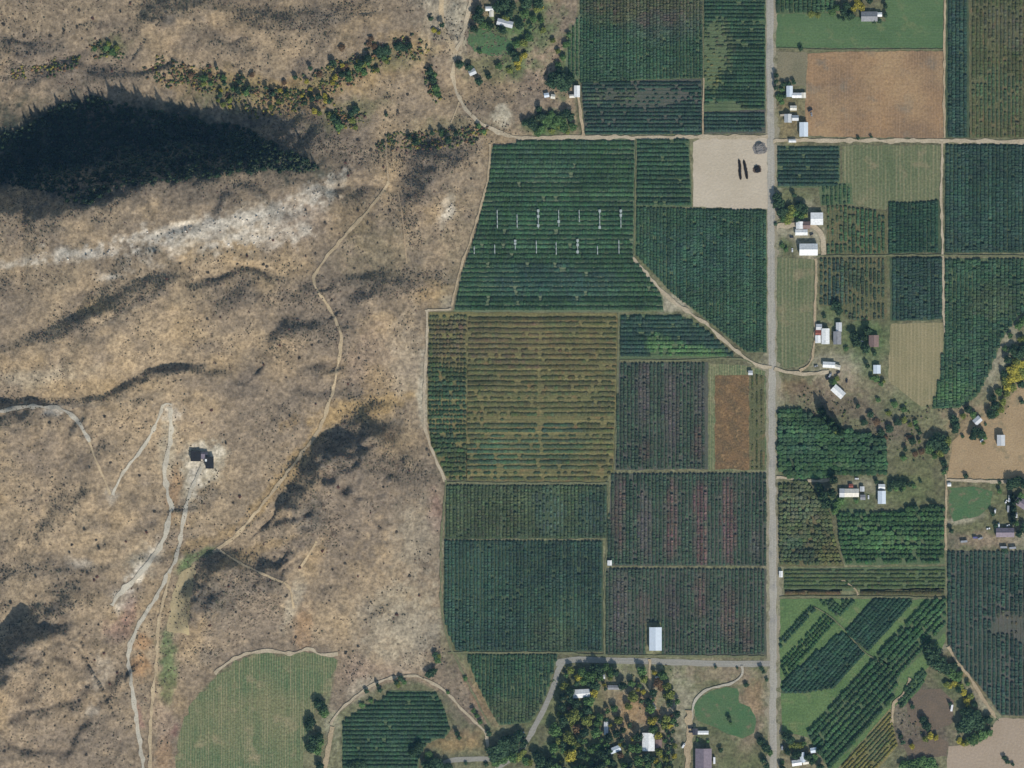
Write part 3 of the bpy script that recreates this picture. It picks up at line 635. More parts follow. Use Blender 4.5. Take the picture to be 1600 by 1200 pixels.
sheet('grass_field', [(1316,227),(1470,227),(1469,312),(1390,316),(1384,328),(1316,318)], M_OLIVEROW, .13)
sheet('dry_field', [(1392,506),(1474,504),(1474,560),(1462,630),(1440,636),(1420,620),(1388,595)], M_DRYROW, .13, label='dry tan striped field')
sheet('hay_field', [(276,1250),(277,1160),(288,1120),(308,1090),(335,1062),(362,1040),(395,1022),(450,1024),(490,1020),(528,1032),(515,1080),(500,1090),(484,1130),(474,1180),(472,1250)], M_HAYDRY, .12, label='browning green hay field below the hills', jit=2.2)
drape('bare_plot', [(262,985),(272,930),(285,890),(310,880),(302,930),(296,990)], ground_mat('stubble_strip', (0.36,0.29,0.17), (0.31,0.25,0.14), (.05,.5), grain=.15), .35)
sheet('harvested_field', [(1482,1166),(1530,1160),(1545,1140),(1562,1122),(1720,1125),(1720,1300),(1470,1300)], M_PINKFIELD, .12, label='pinkish bare harvested field')
sheet('bare_plot', [(1411,1090),(1425,1078),(1470,1076),(1490,1095),(1488,1130),(1462,1142),(1424,1132)], M_DIRTFIELD, .13)
sheet('bare_plot', [(1410,1160),(1470,1152),(1482,1160),(1480,1182),(1420,1186)], M_DIRTFIELD, .13)
sheet('bare_plot', [(1117,587),(1171,586),(1171,734),(1117,734)], ground_mat('rough_brown_plot', (0.190,0.115,0.055), (0.125,0.088,0.046), (.07,.4), c3=(0.27,0.17,0.08), grain=.45), .16, label='rough brown plot beside the striped orchard')
sheet('grass_field', [(1107,567),(1175,573),(1196,580),(1197,735),(1107,736)], M_HAYDRY, .12)
sheet('grass_field', [(1219,936),(1477,936),(1477,1002),(1470,1020),(1440,1055),(1412,1090),(1392,1110),(1300,1210),(1262,1152),(1222,1142),(1219,1050)], M_GRASS, .12, label='bright grass between slanting orchard rows')
sheet('dry_field', [(1488,690),(1530,650),(1565,655),(1590,600),(1700,600),(1700,748),(1480,748)], M_TANFIELD, .11)

# ------------------------------------------------------------------ orchards: every row is a part of its block
M_ROWS = leaf_mat('orchard_foliage', attr=True, var=0.38, scale=0.7)
ICO_V = None
def _ico():
    t = (1 + 5 ** .5) / 2
    v = np.array([(-1,t,0),(1,t,0),(-1,-t,0),(1,-t,0),(0,-1,t),(0,1,t),(0,-1,-t),(0,1,-t),(t,0,-1),(t,0,1),(-t,0,-1),(-t,0,1)], float)
    v /= np.linalg.norm(v[0])
    f = np.array([(0,11,5),(0,5,1),(0,1,7),(0,7,10),(0,10,11),(1,5,9),(5,11,4),(11,10,2),(10,7,6),(7,1,8),(3,9,4),(3,4,2),(3,2,6),(3,6,8),(3,8,9),(4,9,5),(2,4,11),(6,2,10),(8,6,7),(9,8,1)])
    return v, f
ICO_V, ICO_F = _ico()

def tint(u, v, base, patches):
    c = np.repeat(np.asarray(base, float)[None], len(u), 0)
    for (pu, pv, ru, rv, col, st) in patches:
        k = 0.45 * min(ru, rv)
        x = (u - pu + fbm(u, v, 18, 301, 2) * k) / ru; y = (v - pv + fbm(u, v, 18, 331, 2) * k) / rv
        w = (st * (1 - sstep(0.6, 1.2, np.hypot(x, y))))[:, None]
        c = c * (1 - w) + np.asarray(col)[None] * w
    return c

def row_mesh(p0, p1, wid, hgt, ts, base, patches, thin, miss, style, nflake):
    """a lumpy hedge of tree crowns (or single young trees) from p0 to p1 in plan units"""
    a, b = np.array(p0), np.array(p1)
    Lm = np.hypot(*(b - a)) * S
    d = (b - a) / max(np.hypot(*(b - a)), 1e-6); n = np.array((-d[1], d[0]))
    nt_ = max(1, int(round(Lm / ts)))
    tc = (np.arange(nt_) + .5) / nt_
    tu, tv = a[0] + (b[0] - a[0]) * tc, a[1] + (b[1] - a[1]) * tc
    vig = rng.uniform(0.86, 1.12, nt_) * (1 + 0.22 * fbm(tu, tv, 40, 411, 3))
    keep = rng.random(nt_) > miss
    for (pu, pv, ru, rv, pr) in thin:
        w = 1 - sstep(0.55, 1.2, np.hypot((tu - pu) / ru, (tv - pv) / rv) + 0.3 * fbm(tu, tv, 14, 431, 2))
        keep &= ~(rng.random(nt_) < w * pr)
        vig *= 1 - 0.4 * w * pr
    tcol = tint(tu, tv, base, patches)
    br = rng.uniform(0.88, 1.14, nt_) * (1 + 0.30 * fbm(tu, tv, 30, 451, 3))
    tcol = tcol * br[:, None] * (1 + rng.normal(0, .06, (nt_, 3)))
    tcol = np.clip(tcol * rng.normal(1, .13) , 0.006, 0.5); vig = vig * rng.normal(1, .06)
    Vs, Cs, F3, F4 = [], [], [], []
    nvtx = 0
    if style == 'hedge':
        per = 3
        R = nt_ * per + 1
        s = np.linspace(0, 1, R)
        ti = np.clip((s * nt_).astype(int), 0, nt_ - 1)
        fr = s * nt_ - ti
        k = np.where(keep[ti], vig[ti], 0.16)
        ww = wid * .5 * k * (0.84 + 0.16 * np.sin(np.pi * np.clip(fr, 0, 1))) * rng.uniform(.9, 1.1, R)
        hh = hgt * np.clip(k, .12, 2) * (0.86 + 0.14 * np.sin(np.pi * np.clip(fr, 0, 1))) * rng.uniform(.92, 1.08, R)
        cx = a[0] + (b[0] - a[0]) * s; cy = a[1] + (b[1] - a[1]) * s
        prof = [(-1, .06), (-.9, .74), (-.1, 1.0), (.88, .78), (1, .06)]
        pts = []
        for (px, pz) in prof:
            off = px * ww * rng.uniform(.8, 1.2, R) / S
            pts.append(np.stack([X(cx + n[0] * off), Y(cy + n[1] * off), hh * pz * rng.uniform(.85, 1.15, R) + .05], 1))
        P = np.stack(pts, 1).reshape(-1, 3)
        ix = np.arange(R * 5).reshape(R, 5)
        F = np.stack([ix[:-1, :-1].ravel(), ix[1:, :-1].ravel(), ix[1:, 1:].ravel(), ix[:-1, 1:].ravel()], 1)
        Vs.append(P); Cs.append(np.repeat(tcol[ti], 5, 0) * rng.uniform(.85, 1.15, (R * 5, 1))); F4.append(F); nvtx += len(P)
    else:
        kk = np.where(keep)[0]
        for rep in range(2):
            if not len(kk): break
            m = len(kk)
            r = wid * .5 * vig[kk] * (1.0 if rep == 0 else .62)
            ang = rng.uniform(0, 6.28, m)
            ox = (rng.normal(0, .12, m) if rep == 0 else np.cos(ang) * .5) * r
            oy = (rng.normal(0, .12, m) if rep == 0 else np.sin(ang) * .5) * r
            cz = hgt * vig[kk] * (.5 if rep == 0 else .66)
            P = ICO_V[None] * np.stack([r, r, hgt * vig[kk] * (.5 if rep == 0 else .34)], 1)[:, None, :] * rng.uniform(.72, 1.28, (m, 12, 1))
            P = P + np.stack([X(tu[kk]) + ox, Y(tv[kk]) + oy, cz], 1)[:, None, :]
            Vs.append(P.reshape(-1, 3)); Cs.append(np.repeat(tcol[kk], 12, 0) * rng.uniform(.85, 1.15, (m * 12, 1)))
            F3.append((ICO_F[None] + (np.arange(m) * 12)[:, None, None] + nvtx).reshape(-1, 3)); nvtx += m * 12
    # loose leafy sprays that break the outline
    kk = np.repeat(np.where(keep)[0], nflake)
    if len(kk):
        m = len(kk)
        al = rng.uniform(-.5, .5, m) * ts / S; ac = rng.uniform(-1, 1, m) * wid * .55 * vig[kk] / S
        cu = tu[kk] + d[0] * al + n[0] * ac; cv = tv[kk] + d[1] * al + n[1] * ac
        z = hgt * vig[kk] * np.clip(1.05 - .5 * (np.abs(ac) * S / (wid * .55 + 1e-6)) ** 2, .2, 2) * rng.uniform(.75, 1.1, m)
        c = np.stack([X(cu), Y(cv), z], 1)
        e1 = rng.normal(0, 1, (m, 3)); e1[:, 2] *= .5; e1 /= np.linalg.norm(e1, axis=1)[:, None]
        e2 = np.cross(e1, rng.normal(0, 1, (m, 3))); e2[:, 2] *= .6; e2 /= np.linalg.norm(e2, axis=1)[:, None]
        sz = rng.uniform(.35, .75, m)[:, None]
        P = np.stack([c - e1 * sz, c - e2 * sz * .7, c + e1 * sz, c + e2 * sz * .7], 1).reshape(-1, 3)
        Vs.append(P); Cs.append(np.repeat(tcol[kk] * rng.uniform(.8, 1.25, (m, 1)), 4, 0))
        F4.append(np.arange(m * 4).reshape(m, 4) + nvtx); nvtx += m * 4
    if not nvtx: return None
    V_ = np.concatenate(Vs); C_ = np.concatenate(Cs)
    parts = []
    if F4: parts.append(np.concatenate(F4))
    if F3: parts.append(np.concatenate(F3))
    return mesh_np('tree_row', V_, parts, np.clip(C_, .004, .6), M_ROWS)

def orchard(label, poly, ang, spacing, wid, hgt, base, floor, ts=4.0, patches=(), thin=(), miss=0.03, style='hedge', flakes=2, skip=(), name='orchard_block', cat='orchard', group=None):
    """ang: direction of the rows in degrees in plan (0 = left-right, 90 = up-down)"""
    hgt = hgt * .72; wid = wid * 1.16; base = tuple(x * q for x, q in zip(base, (1.06, 1.02, .84)))
    patches = [(*p[:4], tuple(x * 1.15 for x in p[4]), p[5]) for p in patches]
    c = np.mean(np.array(poly, float), 0)
    poly = [(p[0] + 1.3 * np.sign(p[0] - c[0]), p[1] + 1.3 * np.sign(p[1] - c[1])) for p in poly]
    root = empty(name, (0, 0, 0))
    tag(root, label, cat, group)
    sheet('orchard_floor', poly, floor, .20, None, None, root, .5)
    a = math.radians(ang); d = np.array((math.cos(a), -math.sin(a))); n = np.array((-d[1], d[0]))
    P = np.array(poly, float); pn = (P - c) @ n
    k0, k1 = math.ceil((pn.min() + spacing * .3) / spacing), math.floor((pn.max() - spacing * .3) / spacing)
    for k in range(k0, k1 + 1):
        y = k * spacing + rng.normal(0, spacing * .03)
        xs = []
        m = len(P)
        for i in range(m):
            a0, a1 = P[i] - c, P[(i + 1) % m] - c
            y0, y1 = a0 @ n, a1 @ n
            if (y0 > y) != (y1 > y):
                t = (y - y0) / (y1 - y0)
                xs.append((a0 + (a1 - a0) * t) @ d)
        xs.sort()
        for j in range(0, len(xs) - 1, 2):
            x0, x1 = xs[j] + .4 + rng.uniform(0, 1.6), xs[j + 1] - .4 - rng.uniform(0, 1.6)
            if x1 - x0 < 4: continue
            if any(lo <= (k - k0) % mod < hi for (mod, lo, hi) in skip): continue
            me = row_mesh(c + n * y + d * x0, c + n * y + d * x1, wid, hgt, ts, base, patches, thin, miss, style, flakes)
            if me:
                ro = obj('tree_row', me, root)
                if style == 'trees': ro['kind'] = 'stuff'
    return root

FL_GREEN = ground_mat('mown_alley_grass', (0.090,0.125,0.060), (0.120,0.150,0.075), (0.04, 0.5), grain=.25)
FL_PALE = ground_mat('pale_alley_grass', (0.125,0.155,0.085), (0.155,0.180,0.105), (0.04, 0.5), grain=.2)
FL_DARK = ground_mat('dark_alley_grass', (0.055,0.080,0.045), (0.080,0.105,0.055), (0.04, 0.5), grain=.25)  # darker green alley grass
FL_OLIVE = ground_mat('dry_alley_weeds', (0.135,0.122,0.060), (0.105,0.110,0.052), (0.035, 0.4), c3=(0.17,0.125,0.062), grain=.38)
FL_RUST = ground_mat('brown_alley_soil', (0.175,0.125,0.065), (0.125,0.110,0.055), (0.03, 0.5), c3=(0.20,0.18,0.07), grain=.3)
FL_MAUVE = ground_mat('greyed_alley_soil', (0.105,0.098,0.080), (0.080,0.092,0.064), (0.03, 0.5), grain=.25)
FL_GOLD = ground_mat('golden_alley_weeds', (0.165,0.138,0.060), (0.118,0.118,0.050), (0.03, 0.35), c3=(0.20,0.13,0.058), stripes=(90, 13.3, (0.23,0.20,0.08), .9), grain=.42)
G_D = (0.032, 0.066, 0.042); G_M = (0.042, 0.082, 0.045); G_B = (0.030, 0.058, 0.048); G_L = (0.075, 0.140, 0.050)
G_O = (0.075, 0.088, 0.042); G_Y = (0.17, 0.155, 0.045); REDD = (0.105, 0.062, 0.054); MAUV = (0.085, 0.072, 0.066); BRN = (0.115, 0.085, 0.045)

orchard('dense dark green orchard left of the road at the top edge, brownish at its top', [(911,-40),(1096,-40),(1096,121),(1000,124),(908,129),(908,40)], 90, 5.2, 3.4, 3.2, G_D, FL_GREEN, 3.6, [(1010,10,110,30,BRN,.45),(1040,40,60,30,MAUV,.4),(1000,80,90,50,G_M,.5)], miss=.02)
orchard('narrow strip of pale green orchard rows beside the dense dark block', [(906,20),(906,122),(884,122),(888,60)], 90, 6, 2.6, 2.6, G_M, FL_PALE, 3.6)
orchard('bluish orchard with left-right rows and ragged gaps above the dirt lane', [(909,131),(1000,127),(1096,124),(1096,207),(915,209)], 0, 6, 3.4, 3.0, G_B, FL_MAUVE, 3.6, [(960,150,50,10,G_O,.5)], [(1030,150,60,12,.85),(960,148,30,8,.6),(1010,165,40,5,.6)], .07)
orchard('orchard with left-right rows and a yellow weedy streak beside the road', [(1101,-40),(1195,-40),(1195,170),(1101,173)], 0, 6, 3.6, 3.2, G_D, FL_GREEN, 3.6, [(1120,75,30,45,G_O,.8),(1112,110,18,30,G_Y,.4),(1130,165,40,8,G_O,.6)], [(1118,80,22,45,.7),(1110,120,14,20,.7),(1125,166,40,7,.7)], .04)
orchard('small dark orchard strip directly above the sandy lot', [(1101,176),(1195,173),(1195,207),(1101,208)], 0, 6, 3.6, 3.2, G_B, FL_MAUVE, 3.6)
orchard('large green orchard with left-right rows holding the white netting strips', [(770,231),(830,220),(991,217),(989,398),(1003,420),(1024,446),(1034,462),(1036,486),(710,486),(722,428),(744,366),(764,284)], 0, 7.4, 4.5, 3.2, (0.036,0.074,0.042), FL_PALE, 3.8, [(850,260,90,30,G_M,.6),(880,350,120,40,(0.042,.095,.045),.6),(860,440,120,30,G_B,.6)], miss=.015)
orchard('orchard with left-right rows between netted orchard and sandy lot', [(996,217),(1076,217),(1080,322),(995,322)], 0, 7, 4.0, 3.4, G_D, FL_GREEN, 3.8)
orchard('dense up-and-down orchard between the sandy lot and the diagonal track', [(995,324),(1083,327),(1197,329),(1197,550),(1164,549),(1120,512),(1084,482),(1052,458),(1022,428),(993,398)], 90, 5.2, 3.6, 3.2, G_D, FL_GREEN, 3.6, [(1100,400,90,60,(0.032,.07,.046),.6),(1150,480,40,60,G_M,.5)], miss=.02)
orchard('young brownish orchard with widely spaced trees in the middle of the photo', [(732,489),(964,491),(963,560),(960,640),(957,735),(944,752),(730,750)], 0, 8.3, 3.7, 2.1, (0.078,0.084,0.042), FL_GOLD, 4.2,
        [(800,540,90,40,BRN,.55),(900,560,60,50,(.13,.10,.04),.4),(820,700,100,50,G_M,.6),(760,720,40,40,G_M,.6),(870,670,50,10,G_D,.6)], [(850,560,120,4,.6),(850,625,110,5,.5),(850,655,125,5,.95),(850,681,110,5,.6),(850,738,120,5,.6),(845,620,4,140,.5)], .05, 'hedge', 3)
orchard('dark strip of orchard along the hill foot, left of the young orchard', [(671,489),(729,489),(728,749),(697,746),(675,695),(669,650)], 0, 7.4, 4.6, 3.0, (0.052,0.074,0.036), FL_GOLD, 4.2, [(700,530,40,45,BRN,.65),(700,640,40,60,G_M,.6)], miss=.05, style='trees')
orchard('triangular dark orchard with bright weedy patches below the diagonal track', [(970,493),(1064,494),(1096,512),(1146,553),(1120,558),(969,560)], 0, 6.4, 4.2, 3.4, G_B, FL_GREEN, 3.8, [(1050,545,34,16,G_L,.95),(1085,550,26,14,G_L,.9),(1025,535,14,14,G_L,.8),(1120,552,20,8,G_L,.8)], [(1045,550,30,12,.35)], .03)
orchard('purplish green orchard with up-and-down rows left of the rough brown plot', [(969,568),(1105,568),(1105,732),(962,733)], 90, 5.8, 3.0, 3.0, (0.045,0.070,0.052), FL_MAUVE, 3.6, [(1005,610,12,60,MAUV,.8),(1050,640,14,70,MAUV,.8),(1090,690,10,30,REDD,.6),(1008,705,10,20,REDD,.5),(1095,620,10,40,MAUV,.6)], miss=.06)
orchard('sparse olive rows between rough brown plot and the road', [(1172,584),(1193,588),(1194,733),(1172,733)], 90, 7, 2.4, 2.2, G_O, FL_OLIVE, 4, [], [(1182,660,20,70,.5)], .15)
orchard('dull green orchard with a pale speckled square, upper one below the young orchard', [(698,759),(947,759),(947,840),(696,841)], 90, 5.6, 3.0, 2.8, (0.048,0.070,0.042), FL_DARK, 3.6, [(770,800,80,40,G_O,.45),(858,800,24,40,(.05,.08,.06),.7),(925,800,30,40,G_B,.6)], [(858,800,20,42,.35)], .04)
orchard('large dark orchard with up-and-down rows beside the dry hill', [(696,845),(941,846),(941,1017),(716,1017),(700,985),(694,950)], 90, 5.6, 3.2, 3.0, G_B, FL_DARK, 3.6, [(740,930,60,80,G_D,.5),(860,960,60,60,G_M,.4),(860,990,40,30,G_O,.4)], miss=.02)
orchard('wedge shaped dark orchard above the bend of the paved lane', [(729,1023),(871,1023),(852,1085),(838,1112),(826,1128),(782,1132),(765,1105),(745,1065)], 90, 5.6, 3.2, 3.0, G_D, FL_GREEN, 3.6, [(800,1110,60,24,G_O,.5)], miss=.03)
orchard('purplish orchard with red bands and up-and-down rows, upper of the pair by the road', [(956,741),(1196,740),(1196,883),(950,883),(953,800)], 90, 5.8, 3.0, 3.0, (0.042,0.070,0.052), FL_MAUVE, 3.6, [(968,800,10,70,REDD,.6),(1008,820,12,60,MAUV,.8),(1050,800,10,60,REDD,.75),(1050,850,12,30,REDD,.6),(1094,790,13,40,REDD,.9),(1096,850,12,40,REDD,.9),(1139,800,13,60,REDD,.8),(1140,850,11,34,REDD,.8),(1180,850,10,30,MAUV,.5)], miss=.05)
orchard('purplish striped orchard around the long white barn', [(949,889),(1196,890),(1196,1022),(1036,1022),(1036,974),(1010,974),(1008,1022),(948,1022)], 90, 5.8, 3.0, 3.0, (0.042,0.066,0.050), FL_MAUVE, 3.6, [(1005,950,12,30,REDD,.5),(970,950,14,60,MAUV,.7),(1050,940,12,40,MAUV,.7),(1095,930,12,40,REDD,.6),(1138,960,14,50,REDD,.55),(1165,990,10,30,REDD,.5)], miss=.04)
# east of the road
orchard('dark green strip of dense orchard beside the bare brown field', [(1479,-40),(1512,-40),(1514,214),(1479,214)], 90, 6, 3.9, 3.4, G_B, FL_DARK, 3.6)
orchard('olive orchard with faint up-and-down rows in the top right corner', [(1516,-40),(1700,-40),(1700,214),(1516,214)], 90, 6.2, 3.0, 2.6, (0.066,0.080,0.040), FL_OLIVE, 4, [(1560,150,40,40,G_M,.5),(1580,40,50,40,MAUV,.3)], miss=.10)
orchard('green orchard at the top edge left of the yellow tree house', [(1214,-40),(1302,-40),(1304,10),(1290,19),(1214,20)], 90, 7, 4.2, 3.8, G_M, FL_GREEN, 4)
orchard('blue green orchard with left-right rows right below the small farmstead', [(1215,229),(1311,229),(1311,287),(1282,288),(1276,292),(1216,292)], 0, 6.2, 3.6, 3.0, G_B, FL_GREEN, 3.6)
orchard('dark orchard in the big right-edge block above the cross lane', [(1478,227),(1700,227),(1700,394),(1477,394)], 90, 6, 4.0, 3.4, G_B, FL_DARK, 3.6, [(1540,330,60,60,G_D,.6)], miss=.02)
orchard('gappy green rows right of the white-roofed farm sheds', [(1294,322),(1314,322),(1385,332),(1385,396),(1292,396)], 90, 6.6, 3.2, 3.0, G_M, FL_OLIVE, 4, [(1310,330,30,30,G_O,.4)], [(1300,350,14,40,.6)], .16)
orchard('thin green rows hanging down from the blue green orchard', [(1280,290),(1330,288),(1332,318),(1284,320)], 90, 6.6, 3.0, 2.8, G_M, FL_GREEN, 4, [], [], .18)
orchard('dense dark square orchard just above the cross lane', [(1389,316),(1420,318),(1469,313),(1469,394),(1389,395)], 90, 6, 4.2, 3.4, (0.026,0.060,0.040), FL_DARK, 3.6)
orchard('striped green rows with gaps above the cluttered farmyard', [(1280,405),(1385,404),(1385,498),(1330,500),(1318,492),(1320,478),(1282,476)], 90, 6.4, 3.2, 3.0, (0.044,0.066,0.044), FL_OLIVE, 4, [(1300,440,20,40,G_B,.6)], [(1350,470,40,30,.35)], .10)
orchard('dense dark square orchard just below the cross lane', [(1391,404),(1471,403),(1471,497),(1440,500),(1393,500)], 90, 6, 4.2, 3.4, G_B, FL_DARK, 3.6)
orchard('tall dark orchard block narrowing down to the creek trees', [(1479,406),(1700,404),(1640,480),(1592,492),(1565,530),(1545,580),(1528,618),(1500,636),(1457,638),(1470,585),(1478,520)], 90, 6.2, 4.2, 3.6, (0.034,0.070,0.044), FL_GREEN, 3.8, [(1550,470,50,30,G_O,.35),(1490,610,40,30,G_L,.5),(1520,560,40,60,G_M,.6)], miss=.03)
orchard('thick dark grove with left-right rows beside the road', [(1216,642),(1250,640),(1275,652),(1320,672),(1383,686),(1386,738),(1300,742),(1284,748),(1232,745),(1216,728)], 0, 6.4, 6.4, 6.5, (0.040,0.084,0.040), FL_DARK, 5.2, [(1250,680,40,40,G_M,.6),(1345,700,40,30,G_M,.4),(1240,660,20,14,G_L,.4)], miss=.06, flakes=9, style='trees')
orchard('mottled olive grove beside the road, left of the dark rows', [(1217,757),(1262,752),(1278,776),(1296,800),(1304,840),(1318,884),(1218,884)], 0, 6, 5.6, 5.2, (0.074,0.092,0.048), FL_OLIVE, 4.8, [(1250,790,30,30,(.10,.12,.065),.6),(1300,865,20,20,G_Y,.35),(1250,860,30,24,G_D,.5)], miss=.05, style='trees', flakes=4)
orchard('dark green grove in long left-right rows below the garden buildings', [(1308,806),(1330,796),(1380,802),(1420,794),(1474,792),(1475,880),(1322,882),(1312,845)], 0, 7.4, 6.0, 6.0, (0.040,0.084,0.038), FL_GREEN, 4.8, [(1400,850,50,20,G_L,.45),(1345,825,40,14,G_L,.4),(1440,810,30,14,G_L,.3)], miss=.08, flakes=9, style='trees')
orchard('low olive green rows just above the slanting orchards', [(1226,890),(1476,886),(1476,920),(1226,922)], 0, 6, 3.2, 2.4, (0.060,0.084,0.038), FL_GREEN, 4, [(1300,895,70,10,G_O,.5)], miss=.06)
orchard('single brownish row strip along the top of the slanting orchards', [(1227,922),(1315,922),(1312,931),(1227,931)], 0, 6, 3.2, 2.4, BRN, FL_OLIVE, 4, miss=.08)
orchard('brown row strip right of the small path above slanting orchards', [(1345,922),(1474,920),(1474,931),(1345,932)], 0, 6, 3.2, 2.4, (0.075,0.075,0.035), FL_OLIVE, 4, miss=.08)
orchard('dark blue green striped orchard on the right edge with a bare patch', [(1481,862),(1700,862),(1700,1118),(1566,1117),(1540,1080),(1500,1034),(1482,1005)], 90, 7, 3.4, 3.2, G_B, FL_MAUVE, 3.8, [(1575,975,30,20,BRN,.6)], [(1575,975,34,18,.9),(1595,995,16,12,.9),(1560,985,14,10,.6)], .05)
# slanting orchards
DA = 47.5
orchard('short slanting rows at the upper left corner of the slanting orchards', [(1219,1014),(1219,996),(1268,948),(1278,955),(1222,1018)], DA, 5.6, 4.4, 4.4, G_D, M_GRASS, 4, style='trees', flakes=6)
orchard('slanting rows nearest the road, second strip from the corner', [(1221,1056),(1222,1032),(1290,960),(1304,972),(1298,986),(1230,1056)], DA, 5.6, 3.8, 4.0, (0.040,0.088,0.040), M_GRASS, 4, style='trees', flakes=6)
orchard('slanting clump of rows under the lane at its upper end', [(1270,937),(1336,938),(1312,964),(1298,956),(1284,947)], DA, 6, 4.6, 4.2, G_M, M_GRASS, 4, style='trees', flakes=6)
orchard('wide dark band of slanting rows below the slanting path', [(1222,1082),(1224,1062),(1314,988),(1322,992),(1350,1021),(1302,1074),(1256,1082)], DA, 5.4, 4.0, 3.6, (0.022,0.052,0.036), FL_DARK, 4, miss=.01)
orchard('wide dark band of slanting rows above the slanting path', [(1322,984),(1364,936),(1425,936),(1422,946),(1356,1016),(1326,992)], DA, 5.4, 4.0, 3.6, (0.022,0.052,0.036), FL_DARK, 4, miss=.01)
orchard('long slanting rows right of the bright grass strip, upper half', [(1370,1022),(1380,1008),(1454,936),(1477,936),(1477,988),(1452,1010),(1432,1028),(1404,1056)], DA, 8.4, 5.0, 4.8, (0.036,0.080,0.040), FL_GREEN, 4.2, [(1450,970,30,20,G_L,.3)], miss=.04, flakes=8, style='trees')
orchard('long slanting rows right of the bright grass strip, lower half', [(1262,1148),(1290,1110),(1340,1053),(1364,1030),(1376,1030),(1406,1056),(1394,1094),(1332,1166),(1296,1200),(1278,1172)], DA, 8.4, 5.0, 4.8, (0.036,0.080,0.040), FL_GREEN, 4.2, [(1320,1120,30,30,G_L,.3)], miss=.04, flakes=8, style='trees')
orchard('yellowing slanting rows in the bottom right, left of the bare dark plots', [(1303,1215),(1334,1172),(1390,1108),(1393,1130),(1398,1150),(1402,1165),(1360,1215)], DA, 5.6, 2.6, 2.6, (0.13,0.125,0.040), ground_mat('yellow_alley_litter', (.23,.19,.085),(.17,.16,.07),(.05,.5),grain=.3), 3.6, [(1370,1160,20,30,G_M,.6)], miss=.04)
orchard('short slanting rows beside the big dark tree', [(1404,1098),(1424,1060),(1440,1044),(1448,1054),(1436,1076),(1412,1104)], DA, 6, 4.6, 4, G_M, M_GRASS, 4, flakes=6, style='trees')
orchard('green orchard with left-right rows at the bottom below the dry hill', [(536,1215),(536,1128),(560,1112),(600,1092),(610,1080),(680,1082),(692,1104),(703,1138),(695,1150),(668,1158),(655,1180),(650,1215)], 0, 6.6, 3.8, 3.2, G_D, FL_GREEN, 3.8, [(600,1140,50,40,G_M,.5)], miss=.03)

# ------------------------------------------------------------------ trees
LEAF = {k: leaf_mat(n, c, .45, 2.2) for k, n, c in [
    ('d', 'dark_leaves', (0.040, 0.074, 0.036)), ('g', 'green_leaves', (0.085, 0.150, 0.048)), ('yg', 'yellowgreen_leaves', (0.165, 0.190, 0.045)),
    ('y', 'yellow_leaves', (0.33, 0.29, 0.045)), ('c', 'conifer_needles', (0.030, 0.055, 0.028)), ('p', 'poplar_leaves', (0.034, 0.068, 0.028)),
    ('o', 'rusty_leaves', (0.15, 0.095, 0.05)), ('s', 'sagebrush_leaves', (0.092, 0.076, 0.056)), ('r', 'red_shrub_leaves', (0.14, 0.070, 0.052))]}
M_BARK = paint_mat('bark', (0.09, 0.07, 0.05), .9, .4, 3)

def leaf_cloud(lumps, n, size, seed, core=True):
    r = np.random.default_rng(seed)
    L = np.array(lumps, float)                       # x, y, z, rx, rz
    pick = r.choice(len(L), n, p=(L[:, 3] ** 2) / (L[:, 3] ** 2).sum())
    d = r.normal(0, 1, (n, 3)); d /= np.linalg.norm(d, axis=1)[:, None]
    rad = r.uniform(.55, 1.08, n) ** .7
    c = L[pick, :3] + d * rad[:, None] * np.stack([L[pick, 3], L[pick, 3], L[pick, 4]], 1)
    e1 = r.normal(0, 1, (n, 3)); e1 /= np.linalg.norm(e1, axis=1)[:, None]
    e2 = np.cross(e1, d + r.normal(0, .6, (n, 3))); e2 /= np.maximum(np.linalg.norm(e2, axis=1), 1e-6)[:, None]
    s = size * r.uniform(.6, 1.35, n)[:, None]
    zs = np.array((1, 1, .55))
    P = np.stack([c - e1 * s * zs, c - e2 * s * zs * .7, c + e1 * s * zs, c + e2 * s * zs * .7], 1).reshape(-1, 3)
    F4 = np.arange(n * 4).reshape(n, 4); Vs = [P]; F3 = []; nv_ = n * 4
    if core:
        for l in L:
            q = ICO_V * np.array((l[3], l[3], l[4])) * .72 * r.uniform(.8, 1.15, (12, 1)) + l[:3]
            Vs.append(q); F3.append(ICO_F + nv_); nv_ += 12
    return np.concatenate(Vs), [F4] + ([np.concatenate(F3)] if F3 else [])

